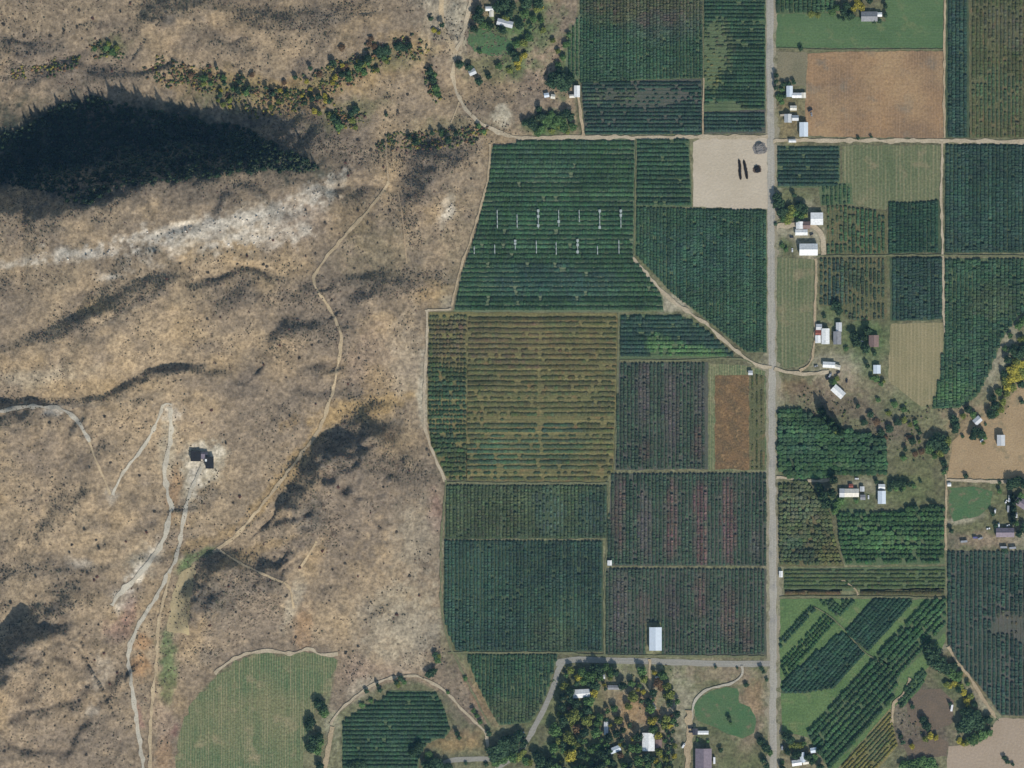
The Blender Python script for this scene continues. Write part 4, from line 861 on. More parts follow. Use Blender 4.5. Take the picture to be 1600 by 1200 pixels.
CROWN, TRUNK = {}, {}
def make_protos():
    for k in range(4):
        r = random.Random(40 + k)
        lumps = [(0, 0, .62, .62, .34)]
        for i in range(7):
            a = i * 0.9 + r.uniform(-.3, .3); q = r.uniform(.38, .62)
            lumps.append((q * math.cos(a), q * math.sin(a), r.uniform(.42, .74), r.uniform(.28, .46), r.uniform(.15, .25)))
        V_, F_ = leaf_cloud(lumps, 620, .115, 90 + k)
        CROWN['b%d' % k] = mesh_np('crown', V_, F_, None, LEAF['d'])
    for k in range(3):
        r = random.Random(60 + k)
        lumps = [(r.uniform(-.08, .08), r.uniform(-.08, .08), z, .95 * (1.02 - z) + .07, .10) for z in (.16, .28, .40, .52, .64, .76, .87, .96)]
        V_, F_ = leaf_cloud(lumps, 520, .12, 120 + k)
        CROWN['c%d' % k] = mesh_np('crown', V_, F_, None, LEAF['c'])
    for k in range(2):
        r = random.Random(70 + k)
        lumps = [(r.uniform(-.25, .25), r.uniform(-.25, .25), z, .75 * math.sin(math.pi * min(.95, z * .9 + .12)) + .1, .12) for z in (.18, .3, .42, .54, .66, .78, .9)]
        V_, F_ = leaf_cloud(lumps, 560, .15, 140 + k)
        CROWN['p%d' % k] = mesh_np('crown', V_, F_, None, LEAF['p'])
    for k in range(3):
        r = random.Random(80 + k)
        lumps = [(r.uniform(-.45, .45), r.uniform(-.45, .45), r.uniform(.3, .55), r.uniform(.4, .6), r.uniform(.3, .42)) for i in range(4)]
        V_, F_ = leaf_cloud(lumps, 150, .2, 160 + k)
        CROWN['s%d' % k] = mesh_np('crown', V_, F_, None, LEAF['s'])
    t = MB().cyl((0, 0, -.03), (0, 0, .42), .075, .045, 7)
    for a in (0.4, 2.3, 4.4): t.cyl((0, 0, .3), (.38 * math.cos(a), .38 * math.sin(a), .58), .035, .014, 5)
    o = t.build('trunk', M_BARK); TRUNK['b'] = o.data; bpy.data.objects.remove(o)
    t = MB().cyl((0, 0, -.03), (0, 0, .92), .09, .012, 7)
    o = t.build('trunk', M_BARK); TRUNK['c'] = o.data; bpy.data.objects.remove(o)
    t = MB()
    for a in (0.2, 1.5, 2.8, 4.0, 5.2): t.cyl((0, 0, -.06), (.4 * math.cos(a), .4 * math.sin(a), .42), .05, .02, 4)
    o = t.build('stems', M_BARK); TRUNK['s'] = o.data; bpy.data.objects.remove(o)
make_protos()

ADJ = {'d': 'dark green leafy tree', 'g': 'mid green leafy tree', 'yg': 'yellow-green leafy tree', 'y': 'bright yellow autumn tree', 'c': 'dark conifer', 'p': 'tall narrow dark tree', 'o': 'rust coloured autumn tree'}
WISH = []
def tree(u, v, r_px, h, kind, where, group): WISH.append((u, v, r_px, h, kind, where, group))

def build_tree(u, v, r_px, h, kind, label, group):
    nm = {'c': 'conifer_tree', 'p': 'poplar_tree', 's': 'sagebrush_shrub', 'r': 'red_shrub', 'y': 'autumn_tree', 'yg': 'autumn_tree', 'o': 'autumn_tree'}.get(kind, 'leafy_tree')
    root = empty(nm, (X(u), Y(v), float(zat(u, v))), random.uniform(0, 6.28))
    r = r_px * S
    root.scale = (r * random.uniform(.9, 1.1), r * random.uniform(.9, 1.1), h * random.uniform(.92, 1.08))
    fam = 'c' if kind == 'c' else 'p' if kind == 'p' else 's' if kind in ('s', 'r') else 'b'
    n = {'c': 3, 'p': 2, 's': 3, 'b': 4}[fam]
    c = obj('crown' if fam != 's' else 'foliage', CROWN[fam + str(random.randrange(n))], root)
    c.material_slots[0].link = 'OBJECT'; c.material_slots[0].material = LEAF[kind]
    obj('trunk' if fam != 's' else 'stems', TRUNK['s' if fam == 's' else 'c' if fam in 'cp' else 'b'], root)
    return tag(root, label, 'shrub' if fam == 's' else 'tree', group)

MARKS = [(767,16,'the T-shaped farmhouse'),(789,37,'the tilted grey farmhouse'),(738,113,'the shed by the upper track'),(901,144,'the white T-shaped shed'),(765,68,'the farmhouse lawn'),(858,150,'the two small sheds'),
    (1240,146,'the L-shaped white house'),(1255,203,'the lane-side white barn'),(1358,26,'the top right house'),(1276,342,'the square white shed'),(1250,356,'the brown-winged house'),(1263,390,'the cross-lane barn'),
    (1289,525,'the farmyard long barn'),(1343,531,'the small bluish house'),(1365,533,'the mauve brown house'),(1370,577,'the blue-white shed'),(1295,570,'the driveway shed'),(1309,612,'the slanted white house'),
    (1327,770,'the long garden house'),(1377,777,'the pale blue barn'),(1527,657,'the aslant grey shed'),(1563,688,'the lone pasture barn'),(1483,757,'the paddock pump house'),(1570,832,'the mauve roofed house'),(1596,786,'the right edge house'),
    (907,1083,'the lots house near the lane'),(1013,1159,'the tall white-roofed house'),(961,1171,'the small tilted shed'),(947,1138,'the narrow pale shed'),(1028,1060,'the barn driveway shed'),(960,1074,'the hidden greyish shed'),
    (1095,1143,'the lawn-side house'),(1099,1192,'the big grey barn'),(1130,1115,'the round lawn'),(1249,1186,'the bottom roadside house'),(1450,1105,'the upper bare plot'),(1445,1170,'the lower bare plot'),(497,1130,'the hay field corner'),
    (735,1186,'the bottom lane end'),(830,1145,'the lane bend'),(620,1070,'the bottom orchard top'),(1410,660,'the brushy hollow'),(1300,660,'the thick grove top'),(1585,575,'the creek bend'),(1515,787,'the green paddock')]
ORD = ['nearest', 'second nearest', 'third nearest', 'fourth nearest', 'fifth nearest', 'sixth nearest', 'seventh nearest', 'eighth nearest', 'ninth nearest', 'tenth nearest', 'eleventh nearest', 'twelfth nearest']
SHORT = {'d': 'dark green tree', 'g': 'mid green tree', 'yg': 'yellow-green tree', 'y': 'bright yellow tree', 'o': 'rusty autumn tree', 'c': 'dark conifer', 'p': 'tall narrow tree'}
def plant_all():
    """the 295 largest leafy trees singly, the small rest as one thicket; every label found by its nearest landmark"""
    leafy = sorted([i for i, w in enumerate(WISH) if w[4] in 'dg'], key=lambda i: -WISH[i][2])
    rest = set(leafy[295:])
    buck = {}
    for i, w in enumerate(WISH):
        if i in rest: continue
        u, v, r, h, k, where, grp = w
        lab = None
        if k in SHORT:
            ms = sorted((math.hypot(u - a, v - b), a, b, p) for a, b, p in MARKS)[0]
            if ms[0] < 75:
                dx, dy = u - ms[1], v - ms[2]
                rel = ('right of' if dx > 0 else 'left of') if abs(dx) > abs(dy) else ('below' if dy > 0 else 'above')
                buck.setdefault((SHORT[k], rel, ms[3]), []).append((ms[0], i)); continue
            lab = ADJ[k] + ' ' + where
        elif k == 's': lab = 'small dark sagebrush clump ' + where
        else: lab = 'small reddish shrub ' + where
        build_tree(u, v, r, h, k, lab, grp)
    for (sh, rel, mk), lst in buck.items():
        lst.sort()
        for n, (dd, i) in enumerate(lst):
            w = WISH[i]
            lab = '%s %s %s' % (sh, rel, mk) if len(lst) == 1 else '%s, %s of those %s %s' % (sh, ORD[min(n, 11)] if n < 12 else 'farther', rel, mk)
            build_tree(w[0], w[1], w[2], w[3], w[4], lab, w[6])
    Vs, Fs4, Fs3, Cs, nv_ = [], [], [], [], 0
    for i in rest:
        u, v, r, h, k, where, grp = WISH[i]
        me = CROWN['b%d' % (i % 4)]
        co = np.empty(len(me.vertices) * 3, np.float32); me.vertices.foreach_get('co', co); co = co.reshape(-1, 3)
        q = np.arange(0, 620 * 4).reshape(-1, 4)[::3]; tri = ICO_F[None] + (620 * 4 + 12 * np.arange(8))[:, None, None]
        a = rng.uniform(0, 6.28); ca, sa = math.cos(a), math.sin(a)
        P = np.stack([(co[:, 0] * ca - co[:, 1] * sa) * r * S + X(u), (co[:, 0] * sa + co[:, 1] * ca) * r * S + Y(v), co[:, 2] * h + float(zat(u, v))], 1)
        keepv = np.unique(np.concatenate([q.ravel(), tri.ravel()])); mp = np.zeros(len(co), int); mp[keepv] = np.arange(len(keepv)) + nv_
        Vs.append(P[keepv]); Fs4.append(mp[q]); Fs3.append(mp[tri.reshape(-1, 3)]); nv_ += len(keepv)
        base = np.array((0.040, 0.074, 0.036) if k == 'd' else (0.075, 0.135, 0.044)) * rng.uniform(.8, 1.25)
        Cs.append(np.repeat(base[None], len(keepv), 0))
    if Vs:
        tag(obj('small_trees', mesh_np('small_trees', np.concatenate(Vs), [np.concatenate(Fs4), np.concatenate(Fs3)], np.concatenate(Cs), leaf_mat('small_tree_leaves', attr=True, var=.4, scale=.6))), 'scattered small bushy trees in yards and gullies', 'trees', None, 'stuff')

H0 = {'d': 11, 'g': 8, 'yg': 8, 'y': 8, 'c': 15, 'p': 22, 'o': 6}
TREES = [
 ('around the farmhouse lawn at the top', 'trees around the top farmhouse', 'd:748,30,8,17 749,18,7,15 786,8,10,13 776,14,7,12 795,22,7 812,41,6 800,10,7 806,90,7 801,83,6 718,101,6 733,105,6 748,128,6 763,120,5,9 822,5,9 840,6,8 829,42,4 741,46,6 785,48,6 779,44,4 767,40,5 g:820,22,7 834,30,6 826,60,6 765,42,6 755,40,6 808,70,6 880,90,5 884,70,5 889,55,4 845,32,5 872,102,5 750,82,4 779,104,5 yg:790,28,6 818,68,6 840,14,6 864,64,4 872,80,4 848,48,5 797,110,5,5 y:812,92,5 808,98,5 820,87,4 810,106,4 845,12,4'),
 ('beside the white T-shaped shed above the dirt lane', 'trees by the T-shaped shed', 'd:872,122,13,14 882,134,10,12 862,130,8 890,125,8 885,178,7 832,194,8 845,182,7 891,182,7 820,192,5 842,170,5 g:855,190,9 868,192,9 845,202,7 880,200,7 895,198,6 862,180,6 879,188,6 840,208,5 yg:872,198,5 862,204,5 886,206,4'),
 ('by the dirt track above the wild canyon', 'trees by the upper dirt track', 'd:673,30,4.5,10 691,40,4.5,11 676,125,6,10 672,112,5 g:681,138,6 684,147,5 679,118,4 748,197,4 756,206,4,5 y:678,48,4,4 686,52,3,4 757,208,3,3'),
 ('along the brushy canyon in the hills', 'trees along the hill canyon', 'd:428,148,4,11 432,142,3,9 417,138,4,10 462,122,4,9 486,108,4 592,82,8,8 604,80,7,8 622,74,7,8 632,76,6,7 640,72,5 575,92,6 565,100,5 556,172,6,9 550,178,5,9 528,190,6,9 522,186,5 498,152,5 488,155,5 478,162,4 515,160,4 604,180,3,6 380,122,3 340,108,3,9 375,128,4,9 352,132,4 372,142,5 390,138,4 345,150,4 520,100,5 535,118,5 545,115,4 700,220,5 650,222,5 712,210,4 690,205,4 675,208,4 640,215,4 g:560,108,6 575,100,4 600,90,5 545,124,5 570,115,5 530,200,6 320,124,5 330,132,4 350,124,5 365,140,4 385,146,5 168,76,5,4 178,84,6,5 150,78,4,4 690,210,4 yg:552,190,5 516,182,5 500,178,4 556,200,4 568,102,5 450,150,4 436,160,4 424,168,4 350,165,4 360,158,4 342,158,3 320,132,4 184,76,4 172,70,4 604,96,4 590,110,4 y:508,150,4,5 510,158,4 524,122,4 520,130,4 535,104,4 560,96,3 480,128,4 492,175,4 360,168,3,4 346,142,3 438,142,3 486,140,3 472,150,3 o:586,74,5 542,104,4 536,108,4 500,118,4 445,130,4 577,70,4 535,76,5,5 580,62,4 330,118,3 300,118,4 395,118,4'),
 ('around the small farmstead beside the bare brown field', 'trees at the brown field farmstead', 'd:1213,118,4,9 1212,128,4,10 1212,137,4,8 1224,132,4,7 1232,131,4,7 1240,129,4,6 1226,150,4,6 1251,76,4,6 1341,216,3,4 1361,214,2.5,4 g:1222,140,4,5 1218,152,5,5 1222,160,4,4'),
 ('around the grey-roofed house at the top right', 'trees at the top right house', 'd:1318,20,6 1328,24,7 1322,10,6 1311,28,3,4 1318,30,3,4 1358,2,5 1383,10,4,8 1383,24,4,7 1374,33,4,5 1366,33,4,5 g:1308,12,5 1300,20,5 1350,28,4,4 y:1340,6,7 1333,14,5 1347,12,5 yg:1268,22,5,4 1278,24,4,4'),
 ('beside the white-roofed farm sheds along the road', 'trees at the farm sheds', 'd:1216,318,9,11 1222,330,8,11 1212,308,6 1250,322,8,10 1257,328,6 1240,305,4 1246,344,4 1212,350,3,3 g:1252,338,5 1244,334,6 1224,342,5 1228,390,4,4 1222,384,4,4 yg:1235,332,9,8 1230,345,6,6 1258,336,4'),
 ('around the cluttered farmyard', 'trees at the cluttered farmyard', 'd:1306,478,7,9 1310,486,6,9 1288,494,3.5,5 1338,534,8,9 1334,524,6 1352,546,6 1350,528,5,12 1356,516,6,12 1355,572,4,9 1366,552,4,6 1298,596,4,6 g:1303,598,5,5 1322,545,4,4 1370,592,5,4 1376,600,4 1362,590,4 yg:1308,592,4,4 1380,596,3'),
 ('in the brushy hollow below the cluttered farmyard', 'trees in the brushy hollow', 'p:1288,652,6,24 1296,660,6,26 1304,668,6,24 1312,676,5,20 1284,642,5,18 d:1390,670,6,7 1402,660,6,6 1360,648,5,6 1350,660,5,6 1425,690,5,7 1414,702,4,7 1340,634,4 1376,676,6,6 1436,676,4 g:1398,632,5,5 1412,640,5,5 1430,660,4,5 1412,715,5,6 1372,625,4,4 1432,668,4 yg:1305,672,5,9 1388,646,4,4 1412,656,5,5 1422,664,4,4 1436,690,3 o:1370,660,5,4 1384,684,4,4 1420,684,4,4 1440,706,5,4 1430,710,4'),
 ('around the garden buildings below the thick grove', 'trees at the garden buildings', 'd:1290,784,9,19 1298,770,8,18 1284,775,8,20 1302,750,6,16 1280,762,7,18 1394,757,6,8 1404,755,6,8 1413,754,5,7 1420,757,4 1390,765,4,5 1438,752,3,4 1408,766,3 1369,752,4,6 1430,792,4 1455,790,4 1462,792,4 g:1308,790,6,5 1314,782,6,5 1304,798,5 1400,762,5,5 1412,762,4,5 1338,783,4,4 1428,760,4,5'),
 ('around the grey sheds on the dry pasture', 'trees at the pasture sheds', 'd:1464,692,13,12 1474,700,9,10 1490,656,7,9 1494,664,6 1512,640,6,9 1548,648,7,10 1554,634,6,13 1552,622,5,13 1524,675,8,9 1532,678,7 1520,682,6 1474,724,5,9 1478,732,4 1509,744,4,6 1504,682,3,4 1590,752,9,9 1580,756,8 1600,756,7 1562,754,3,4 1540,663,2.5,3 1597,628,4,6 1492,672,5 g:1520,648,5 1556,646,5 1538,684,4 1452,702,7 1460,712,5 1475,738,4,4 1480,690,5 yg:1478,690,8,8 1470,708,6 1567,628,5 1564,640,5 1505,650,4 1572,616,5 1536,692,3'),
 ('along the creek at the right edge', 'creek trees', 'd:1592,552,8,9 1584,548,7,9 1574,562,5 1600,545,7 1568,585,5,9 1596,600,5 y:1584,578,8,7 1592,590,7,7 1578,592,6 1596,572,6,6 1574,606,5 yg:1588,565,6 1570,596,5 1582,606,5 1600,584,7 1596,530,5 g:1560,612,5 1592,508,5 1600,500,6 1578,524,4 1570,545,4,5'),
 ('around the farmstead at the right edge', 'trees at the right edge farmstead', 'c:1581,776,5,14 1583,786,5,15 1583,796,5,14 1583,806,5,14 1582,816,5,13 d:1551,803,4,9 1600,826,7,9 1592,834,5 1556,822,4,6 1570,860,5,4 1590,782,5,8 1486,830,4 g:1588,818,4 1594,775,5 1562,768,4'),
 ('around the bare plots in the bottom right', 'trees at the bare plots', 'd:1456,1024,13,14 1466,1036,12,15 1450,1012,8 1478,1046,9,13 1490,1040,6,9 1516,1124,14,15 1504,1136,11,13 1528,1130,11,13 1510,1112,9 1448,1134,7,11 1442,1124,6,10 1410,1160,4,8 1407,1150,4,8 1425,1104,4 1498,1078,5 1522,1100,5 1544,1124,6 1574,1190,4,6 1569,1184,4,6 1582,1194,3,4 1484,1100,3,6 1408,1102,4,6 g:1486,1052,8 1495,1060,6 1520,1156,9,9 1534,1150,8 1545,1144,6 1430,1200,13,8 1452,1198,13,8 1412,1196,7,7 1440,1190,8,7 1500,1052,5 1512,1068,4 y:1505,1082,5,6 1510,1094,5,6 1512,1104,4 1492,1068,5 1484,1072,4 1454,1150,5,5 1462,1152,4 1425,1166,4 1500,1158,5,4 1505,1162,4 yg:1500,1072,5 1516,1088,5 1445,1154,4 1510,1160,5 1480,1070,5'),
 ('around the bottom house beside the road', 'trees at the bottom roadside house', 'd:1234,1156,7,9 1228,1150,6 1242,1180,6 1248,1178,5 1262,1182,6 1268,1190,5 1280,1172,5 1230,1174,5 1281,1198,5 1222,1200,5 g:1272,1184,5,5 1256,1162,4 1222,1192,4,4 1200,1172,4,4 yg:1243,1166,6,5 1250,1165,5,5 1236,1166,4,4'),
 ('standing at the hay field corner', 'trees at the hay field corner', 'd:498,1100,9,11 505,1106,7 486,1128,8,10 482,1135,6 490,1158,9,11 486,1168,8,11 500,1150,6 500,1197,6 550,1198,8,8 565,1196,8,8 g:506,1113,7 500,1160,7 496,1174,6 560,1192,5'),
 ('along the dirt track above the bottom orchard', 'trees above the bottom orchard', 'd:680,1024,5,7 672,1052,7,8 678,1048,5 626,1060,5,6 573,1080,4,6 594,1078,4,5 590,1070,3 619,1066,4 714,1146,4,8 717,1152,4 g:684,1032,5,5 632,1066,4,5 566,1102,5,4 580,1095,4,4 727,1060,4,4 700,1082,3,3 740,1110,4 750,1128,4 745,1118,4 yg:685,1026,4,4 622,1070,4,4'),
 ('near the paved lane bend at the bottom', 'trees at the lane bend', 'd:786,1170,13,13 772,1176,12,12 812,1150,8,11 800,1162,11,12 818,1160,7 792,1158,9 764,1146,5,9 682,1196,12,10 668,1198,9 700,1198,7 845,1190,9,13 838,1180,7,12 856,1198,9 655,1165,7 646,1176,7 728,1193,3,3 760,1194,4,4 g:785,1186,8 800,1184,8 774,1192,6 670,1180,6,5 822,1190,6 yg:810,1182,7,6 818,1174,5,6 828,1192,5'),
 ('beside the round lawn', 'trees beside the round lawn', 'd:1166,1070,4,5 1139,1122,4,7 1189,1044,4,6 1193,1050,3,6 1198,1062,3,4 1188,1158,6,9 1196,1168,6,9 1193,1188,5,9 1126,1172,4,7 1118,1042,2.5,4 1198,1196,5 1152,1044,2,3 g:1203,1176,5,6 1142,1130,2.5,3 1090,1156,3,3 1106,1158,3,3'),
]
for where, grp, spec in TREES:
    kind = 'd'
    for tok in spec.split():
        if ':' in tok: kind, tok = tok.split(':')
        q = [float(x) for x in tok.split(',')]
        h = q[3] if len(q) > 3 else H0[kind] * (0.55 + 0.065 * q[2])
        tree(q[0], q[1], q[2] * (1.5 if 'creek' in grp else 1.28), h, kind, where, grp)

# the wooded house lots under the side road
WOODS = [(884,1046),(905,1040),(1060,1046),(1058,1120),(1052,1215),(838,1215),(862,1160),(868,1120),(880,1085)]
CLEAR = [(893,1070,922,1094),(1004,1142,1024,1176),(1022,1152,1036,1172),(952,1164,972,1178),(1024,1054,1034,1066),(1010,1036,1022,1078),(985,1100,1012,1150),(942,1124,952,1150),(930,1076,948,1120)]
rw = random.Random(5); placed = []
for k in range(1500):
    u, v = rw.uniform(840, 1060), rw.uniform(1040, 1210)
    if not in_poly(np.array([u]), np.array([v]), WOODS)[0]: continue
    if any(a < u < c and b < v < d for a, b, c, d in CLEAR): continue
    dens = 1.0 if u < 945 else .8 if v < 1068 else .42 if v < 1130 else .7
    if rw.random() > dens or fbm(np.array([u]), np.array([v]), 34, 901, 2)[0] < (-.7 if u < 945 else -.22): continue
    r = rw.choice([4, 5, 6, 7, 8, 9, 10]) * (1.25 if u < 940 else .95)
    if any(math.hypot(u - a, v - b) < (r + c) * .62 for a, b, c in placed): continue
    placed.append((u, v, r))
    kd = rw.choices(['d', 'g', 'yg', 'y', 'o'], [40, 32, 18, 6, 4] if not (950 < u < 1050 and 1070 < v < 1140) else [28, 20, 26, 12, 14])[0]
    tree(u, v, r, (H0[kd] * .5 + r * .9) * (1.15 if kd == 'd' else 1), kd, 'in the wooded house lots below the side road', 'trees in the wooded house lots')

# conifers on the shaded face of the rocky ridge
CONZ = [(-20,215),(30,205),(90,165),(150,155),(230,170),(300,185),(380,200),(450,235),(500,262),(470,275),(400,272),(330,280),(250,290),(180,302),(150,325),(120,322),(90,300),(30,292),(-20,285)]
rc = random.Random(9); placed = []
for k in range(2500):
    u, v = rc.uniform(-20, 500), rc.uniform(150, 330)
    if not in_poly(np.array([u]), np.array([v]), CONZ)[0]: continue
    if rc.random() > (.9 if v > 225 else .55): continue
    if any(math.hypot(u - a, v - b) < 10.5 for a, b in placed): continue
    placed.append((u, v))
    tree(u, v, rc.uniform(3.4, 6.0), rc.uniform(9, 18), 'c', 'on the shaded north face of the rocky ridge', 'trees on the shaded ridge face')

# ------------------------------------------------------------------ sagebrush and loose rock on the hills
SH = [('on the pale slope above the lower left corner', [(104,1118),(112,1034),(106,1068),(137,1073),(139,1028),(150,1030),(164,1020),(132,1026),(90,1070),(80,1040),(88,1132),(116,1108),(78,1198),(10,1172),(136,1178),(172,1068),(184,1050),(120,1018),(100,1012),(75,1020),(96,1098),(126,1094),(20,940),(60,930),(150,905),(156,975),(138,974),(128,920),(95,905)]),
      ('below the white rock of the ridge', [(250,428),(268,438),(330,428),(390,402),(346,410),(302,422),(288,414),(350,498),(330,500),(430,378),(415,415),(408,438),(375,414),(320,390),(360,396),(345,390),(250,398),(310,455),(480,402),(495,398),(444,470),(418,432),(420,418)]),
      ('near the gravel switchback tracks', [(154,842),(158,855),(112,862),(116,850),(200,845),(232,830),(245,798),(178,722),(280,652),(356,692),(377,775),(367,785),(330,752),(222,742),(136,826),(60,900),(140,895),(155,900),(84,660),(170,650),(320,660),(335,640)]),
      ('on the slopes at the top left', [(8,40),(42,32),(40,58),(146,30),(126,18),(155,2),(138,48),(122,44),(102,50),(80,58),(18,72),(158,64),(130,62),(30,88),(46,86),(58,86),(70,108),(60,115),(25,120),(115,126),(140,115),(165,115),(176,112),(200,92),(210,102),(240,108),(250,110),(270,118),(190,20),(205,8),(150,110),(295,112),(305,32),(262,22),(255,32),(330,105),(366,105)]),
      ('beside the winding foot trail', [(500,535),(455,515),(468,500),(520,470),(545,505),(490,540),(440,540),(455,650),(495,632),(580,620),(618,635),(430,690),(520,360),(555,420),(545,395),(575,350),(560,330),(480,330),(510,350),(530,310),(610,330),(625,400),(590,380),(640,440),(470,560),(450,590),(420,610),(415,570),(545,600),(540,660),(562,560)]),
      ('on the brushy slope below the canyon', [(420,190),(440,205),(455,225),(470,215),(485,235),(500,225),(520,240),(540,255),(560,220),(580,235),(545,275),(600,262),(625,245),(640,250),(660,262),(680,270),(700,260),(560,300),(530,290),(510,262),(490,258),(430,230),(625,275),(715,250),(745,255),(736,280),(606,148),(622,175),(637,148)]),
      ('on the dark knolls above the hay field', [(345,905),(330,918),(360,915),(380,900),(400,915),(425,905),(440,912),(450,930),(336,935),(350,945),(325,955),(390,940),(370,955),(330,975),(318,1015),(330,1020),(440,985),(455,980),(462,995),(420,990),(470,885),(505,860),(520,890),(540,880),(450,875),(430,870),(410,880)]),
      ('on the dry slope left of the lower orchards', [(667,702),(670,712),(681,768),(454,768),(452,762),(480,770),(500,745),(640,735),(630,720),(600,760),(580,800),(560,830),(620,830),(540,790),(530,760),(600,880),(640,900),(560,900),(620,960),(580,940),(655,930),(540,1020),(560,1010)])]
for where, pts in SH:
    for (u, v) in pts:
        r = random.uniform(1.8, 3.3)
        tree(u, v, r, random.uniform(1.4, 3.0), 's' if random.random() < .8 else 'r', where, 'shrubs ' + where)

plant_all()

OCT_V = np.array([(1,0,0),(0,1,0),(-1,0,0),(0,-1,0),(0,0,1),(0,0,-1)], float)
OCT_F = np.array([(0,1,4),(1,2,4),(2,3,4),(3,0,4),(1,0,5),(2,1,5),(3,2,5),(0,3,5)])
def scatter_lumps(n_try, dens, rmin, rmax, zs, cols, seed, box=(-50, 910, -50, 1250)):
    r = np.random.default_rng(seed)
    u = r.uniform(box[0], box[1], n_try); v = r.uniform(box[2], box[3], n_try)
    k = r.random(n_try) < dens(u, v)
    u, v = u[k], v[k]; m = len(u)
    rad = r.uniform(0, 1, m) ** 2 * (rmax - rmin) + rmin
    P = OCT_V[None] * rad[:, None, None] * np.array((1, 1, zs)) * r.uniform(.65, 1.35, (m, 6, 1))
    an = r.uniform(0, 6.28, m); ca, sa = np.cos(an)[:, None], np.sin(an)[:, None]
    P = np.stack([P[..., 0] * ca - P[..., 1] * sa, P[..., 0] * sa + P[..., 1] * ca, P[..., 2]], -1)
    P = P + np.stack([X(u), Y(v), zat(u, v) + rad * zs * .55], 1)[:, None, :]
    F = (OCT_F[None] + (np.arange(m) * 6)[:, None, None]).reshape(-1, 3)
    c = np.array(cols)[r.integers(0, len(cols), m)] * r.uniform(.7, 1.3, (m, 1))
    return P.reshape(-1, 3), F, np.repeat(c, 6, 0)

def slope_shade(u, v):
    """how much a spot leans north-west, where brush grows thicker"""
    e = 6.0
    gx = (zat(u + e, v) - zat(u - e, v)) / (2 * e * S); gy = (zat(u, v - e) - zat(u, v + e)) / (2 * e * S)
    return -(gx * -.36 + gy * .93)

BRUSHY = [([(140,520),(190,490),(232,462),(262,455)], 9), ([(535,444),(600,441),(690,440)], 9), ([(560,470),(610,458),(660,448)], 10), ([(440,525),(470,512),(520,508)], 12),
    ([(-20,634),(100,630),(180,622),(212,604),(248,582),(320,578)], 8), ([(485,728),(520,706),(570,684),(610,690)], 15), ([(480,775),(488,800),(490,825)], 22), ([(325,900),(328,940),(325,985)], 16), ([(350,905),(400,900),(440,910)], 14),
    ([(-10,1040),(50,995),(90,952),(140,938)], 13), ([(262,26),(250,40),(262,24),(300,24)], 9), ([(440,42),(490,34),(540,24)], 13), ([(135,1155),(165,1110),(190,1060)], 6), ([(310,1015),(340,1020)], 14), ([(640,330),(650,380)], 18),
    ([(600,248),(660,262),(720,250)], 26), ([(0,110),(60,112),(110,100)], 22), ([(200,690),(245,650)], 4), ([(330,760),(310,790)], 12), ([(430,200),(500,225),(560,240)], 26), ([(500,735),(560,712),(650,735)], 26), ([(500,780),(520,850)], 20), ([(335,935),(390,930),(430,945)], 26), ([(430,470),(520,460)], 20), ([(440,540),(520,520)], 22)]
def brush_density(u, v):
    d, t, s = line_dist(u, v, FLAT + FLAT[:1])
    hill = np.where(in_poly(u, v, FLAT), 0, sstep(2, 25, d))
    clump = sstep(-.25, .5, fbm(u, v, 55, 501, 3) + .5 * fbm(u, v, 14, 511, 2))
    rock = np.zeros_like(u)
    for (pu, pv, ru, rv, an, pc, st) in PATCH:
        if pc is ROCK: rock = np.maximum(rock, 1 - sstep(.6, 1.3, np.hypot((u - pu) / ru, (v - pv) / rv)))
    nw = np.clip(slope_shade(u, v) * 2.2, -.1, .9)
    tr = np.zeros_like(u)
    for pts, w in BRUSHY: tr = np.maximum(tr, 1 - sstep(w * .3, w, line_dist(u, v, pts)[0] + 4 * fbm(u, v, 16, 531, 2)))
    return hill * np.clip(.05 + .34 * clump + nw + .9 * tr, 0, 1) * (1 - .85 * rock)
V_, F_, C_ = scatter_lumps(230000, brush_density, .28, 1.35, .65, [(.105,.090,.062),(.125,.098,.068),(.085,.082,.052),(.14,.095,.068),(.14,.115,.07),(.065,.062,.045)], 77)
tag(obj('hill_brush', mesh_np('hill_brush', V_, F_, C_, leaf_mat('hill_brush_leaves', attr=True, var=.3, scale=1.5))), 'low dry brush speckling the tan hillsides', 'brush', None, 'stuff')

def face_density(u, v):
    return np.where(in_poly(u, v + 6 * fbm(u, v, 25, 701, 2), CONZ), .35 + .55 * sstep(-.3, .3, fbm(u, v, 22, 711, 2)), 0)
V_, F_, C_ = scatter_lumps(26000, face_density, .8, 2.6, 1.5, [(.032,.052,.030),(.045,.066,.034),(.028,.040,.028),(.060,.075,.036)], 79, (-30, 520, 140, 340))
tag(obj('ridge_thicket', mesh_np('ridge_thicket', V_, F_, C_, leaf_mat('ridge_thicket_leaves', attr=True, var=.35, scale=1.0))), 'dark young growth covering the shaded ridge face', 'brush', None, 'stuff')

def rock_density(u, v):
    q = np.zeros_like(u)
    for (pu, pv, ru, rv, an, pc, st) in PATCH:
        if pc is ROCK and st > .55:
            a = math.radians(an); x, y = u - pu, v - pv
            q = np.maximum(q, 1 - sstep(.6, 1.15, np.hypot((x * math.cos(a) + y * math.sin(a)) / ru, (-x * math.sin(a) + y * math.cos(a)) / rv)))
    return q * .22 * (v < 470)
V_, F_, C_ = scatter_lumps(60000, rock_density, .4, 1.9, .8, [(.50,.45,.38),(.40,.35,.29),(.55,.50,.43),(.32,.25,.19)], 78)
M_ROCK = leaf_mat('pale_rock', attr=True, var=.2, scale=1.0)
tag(obj('loose_rock', mesh_np('loose_rock', V_, F_, C_, M_ROCK)), 'loose pale rock strewn over the ridge crest', 'rocks', None, 'stuff')

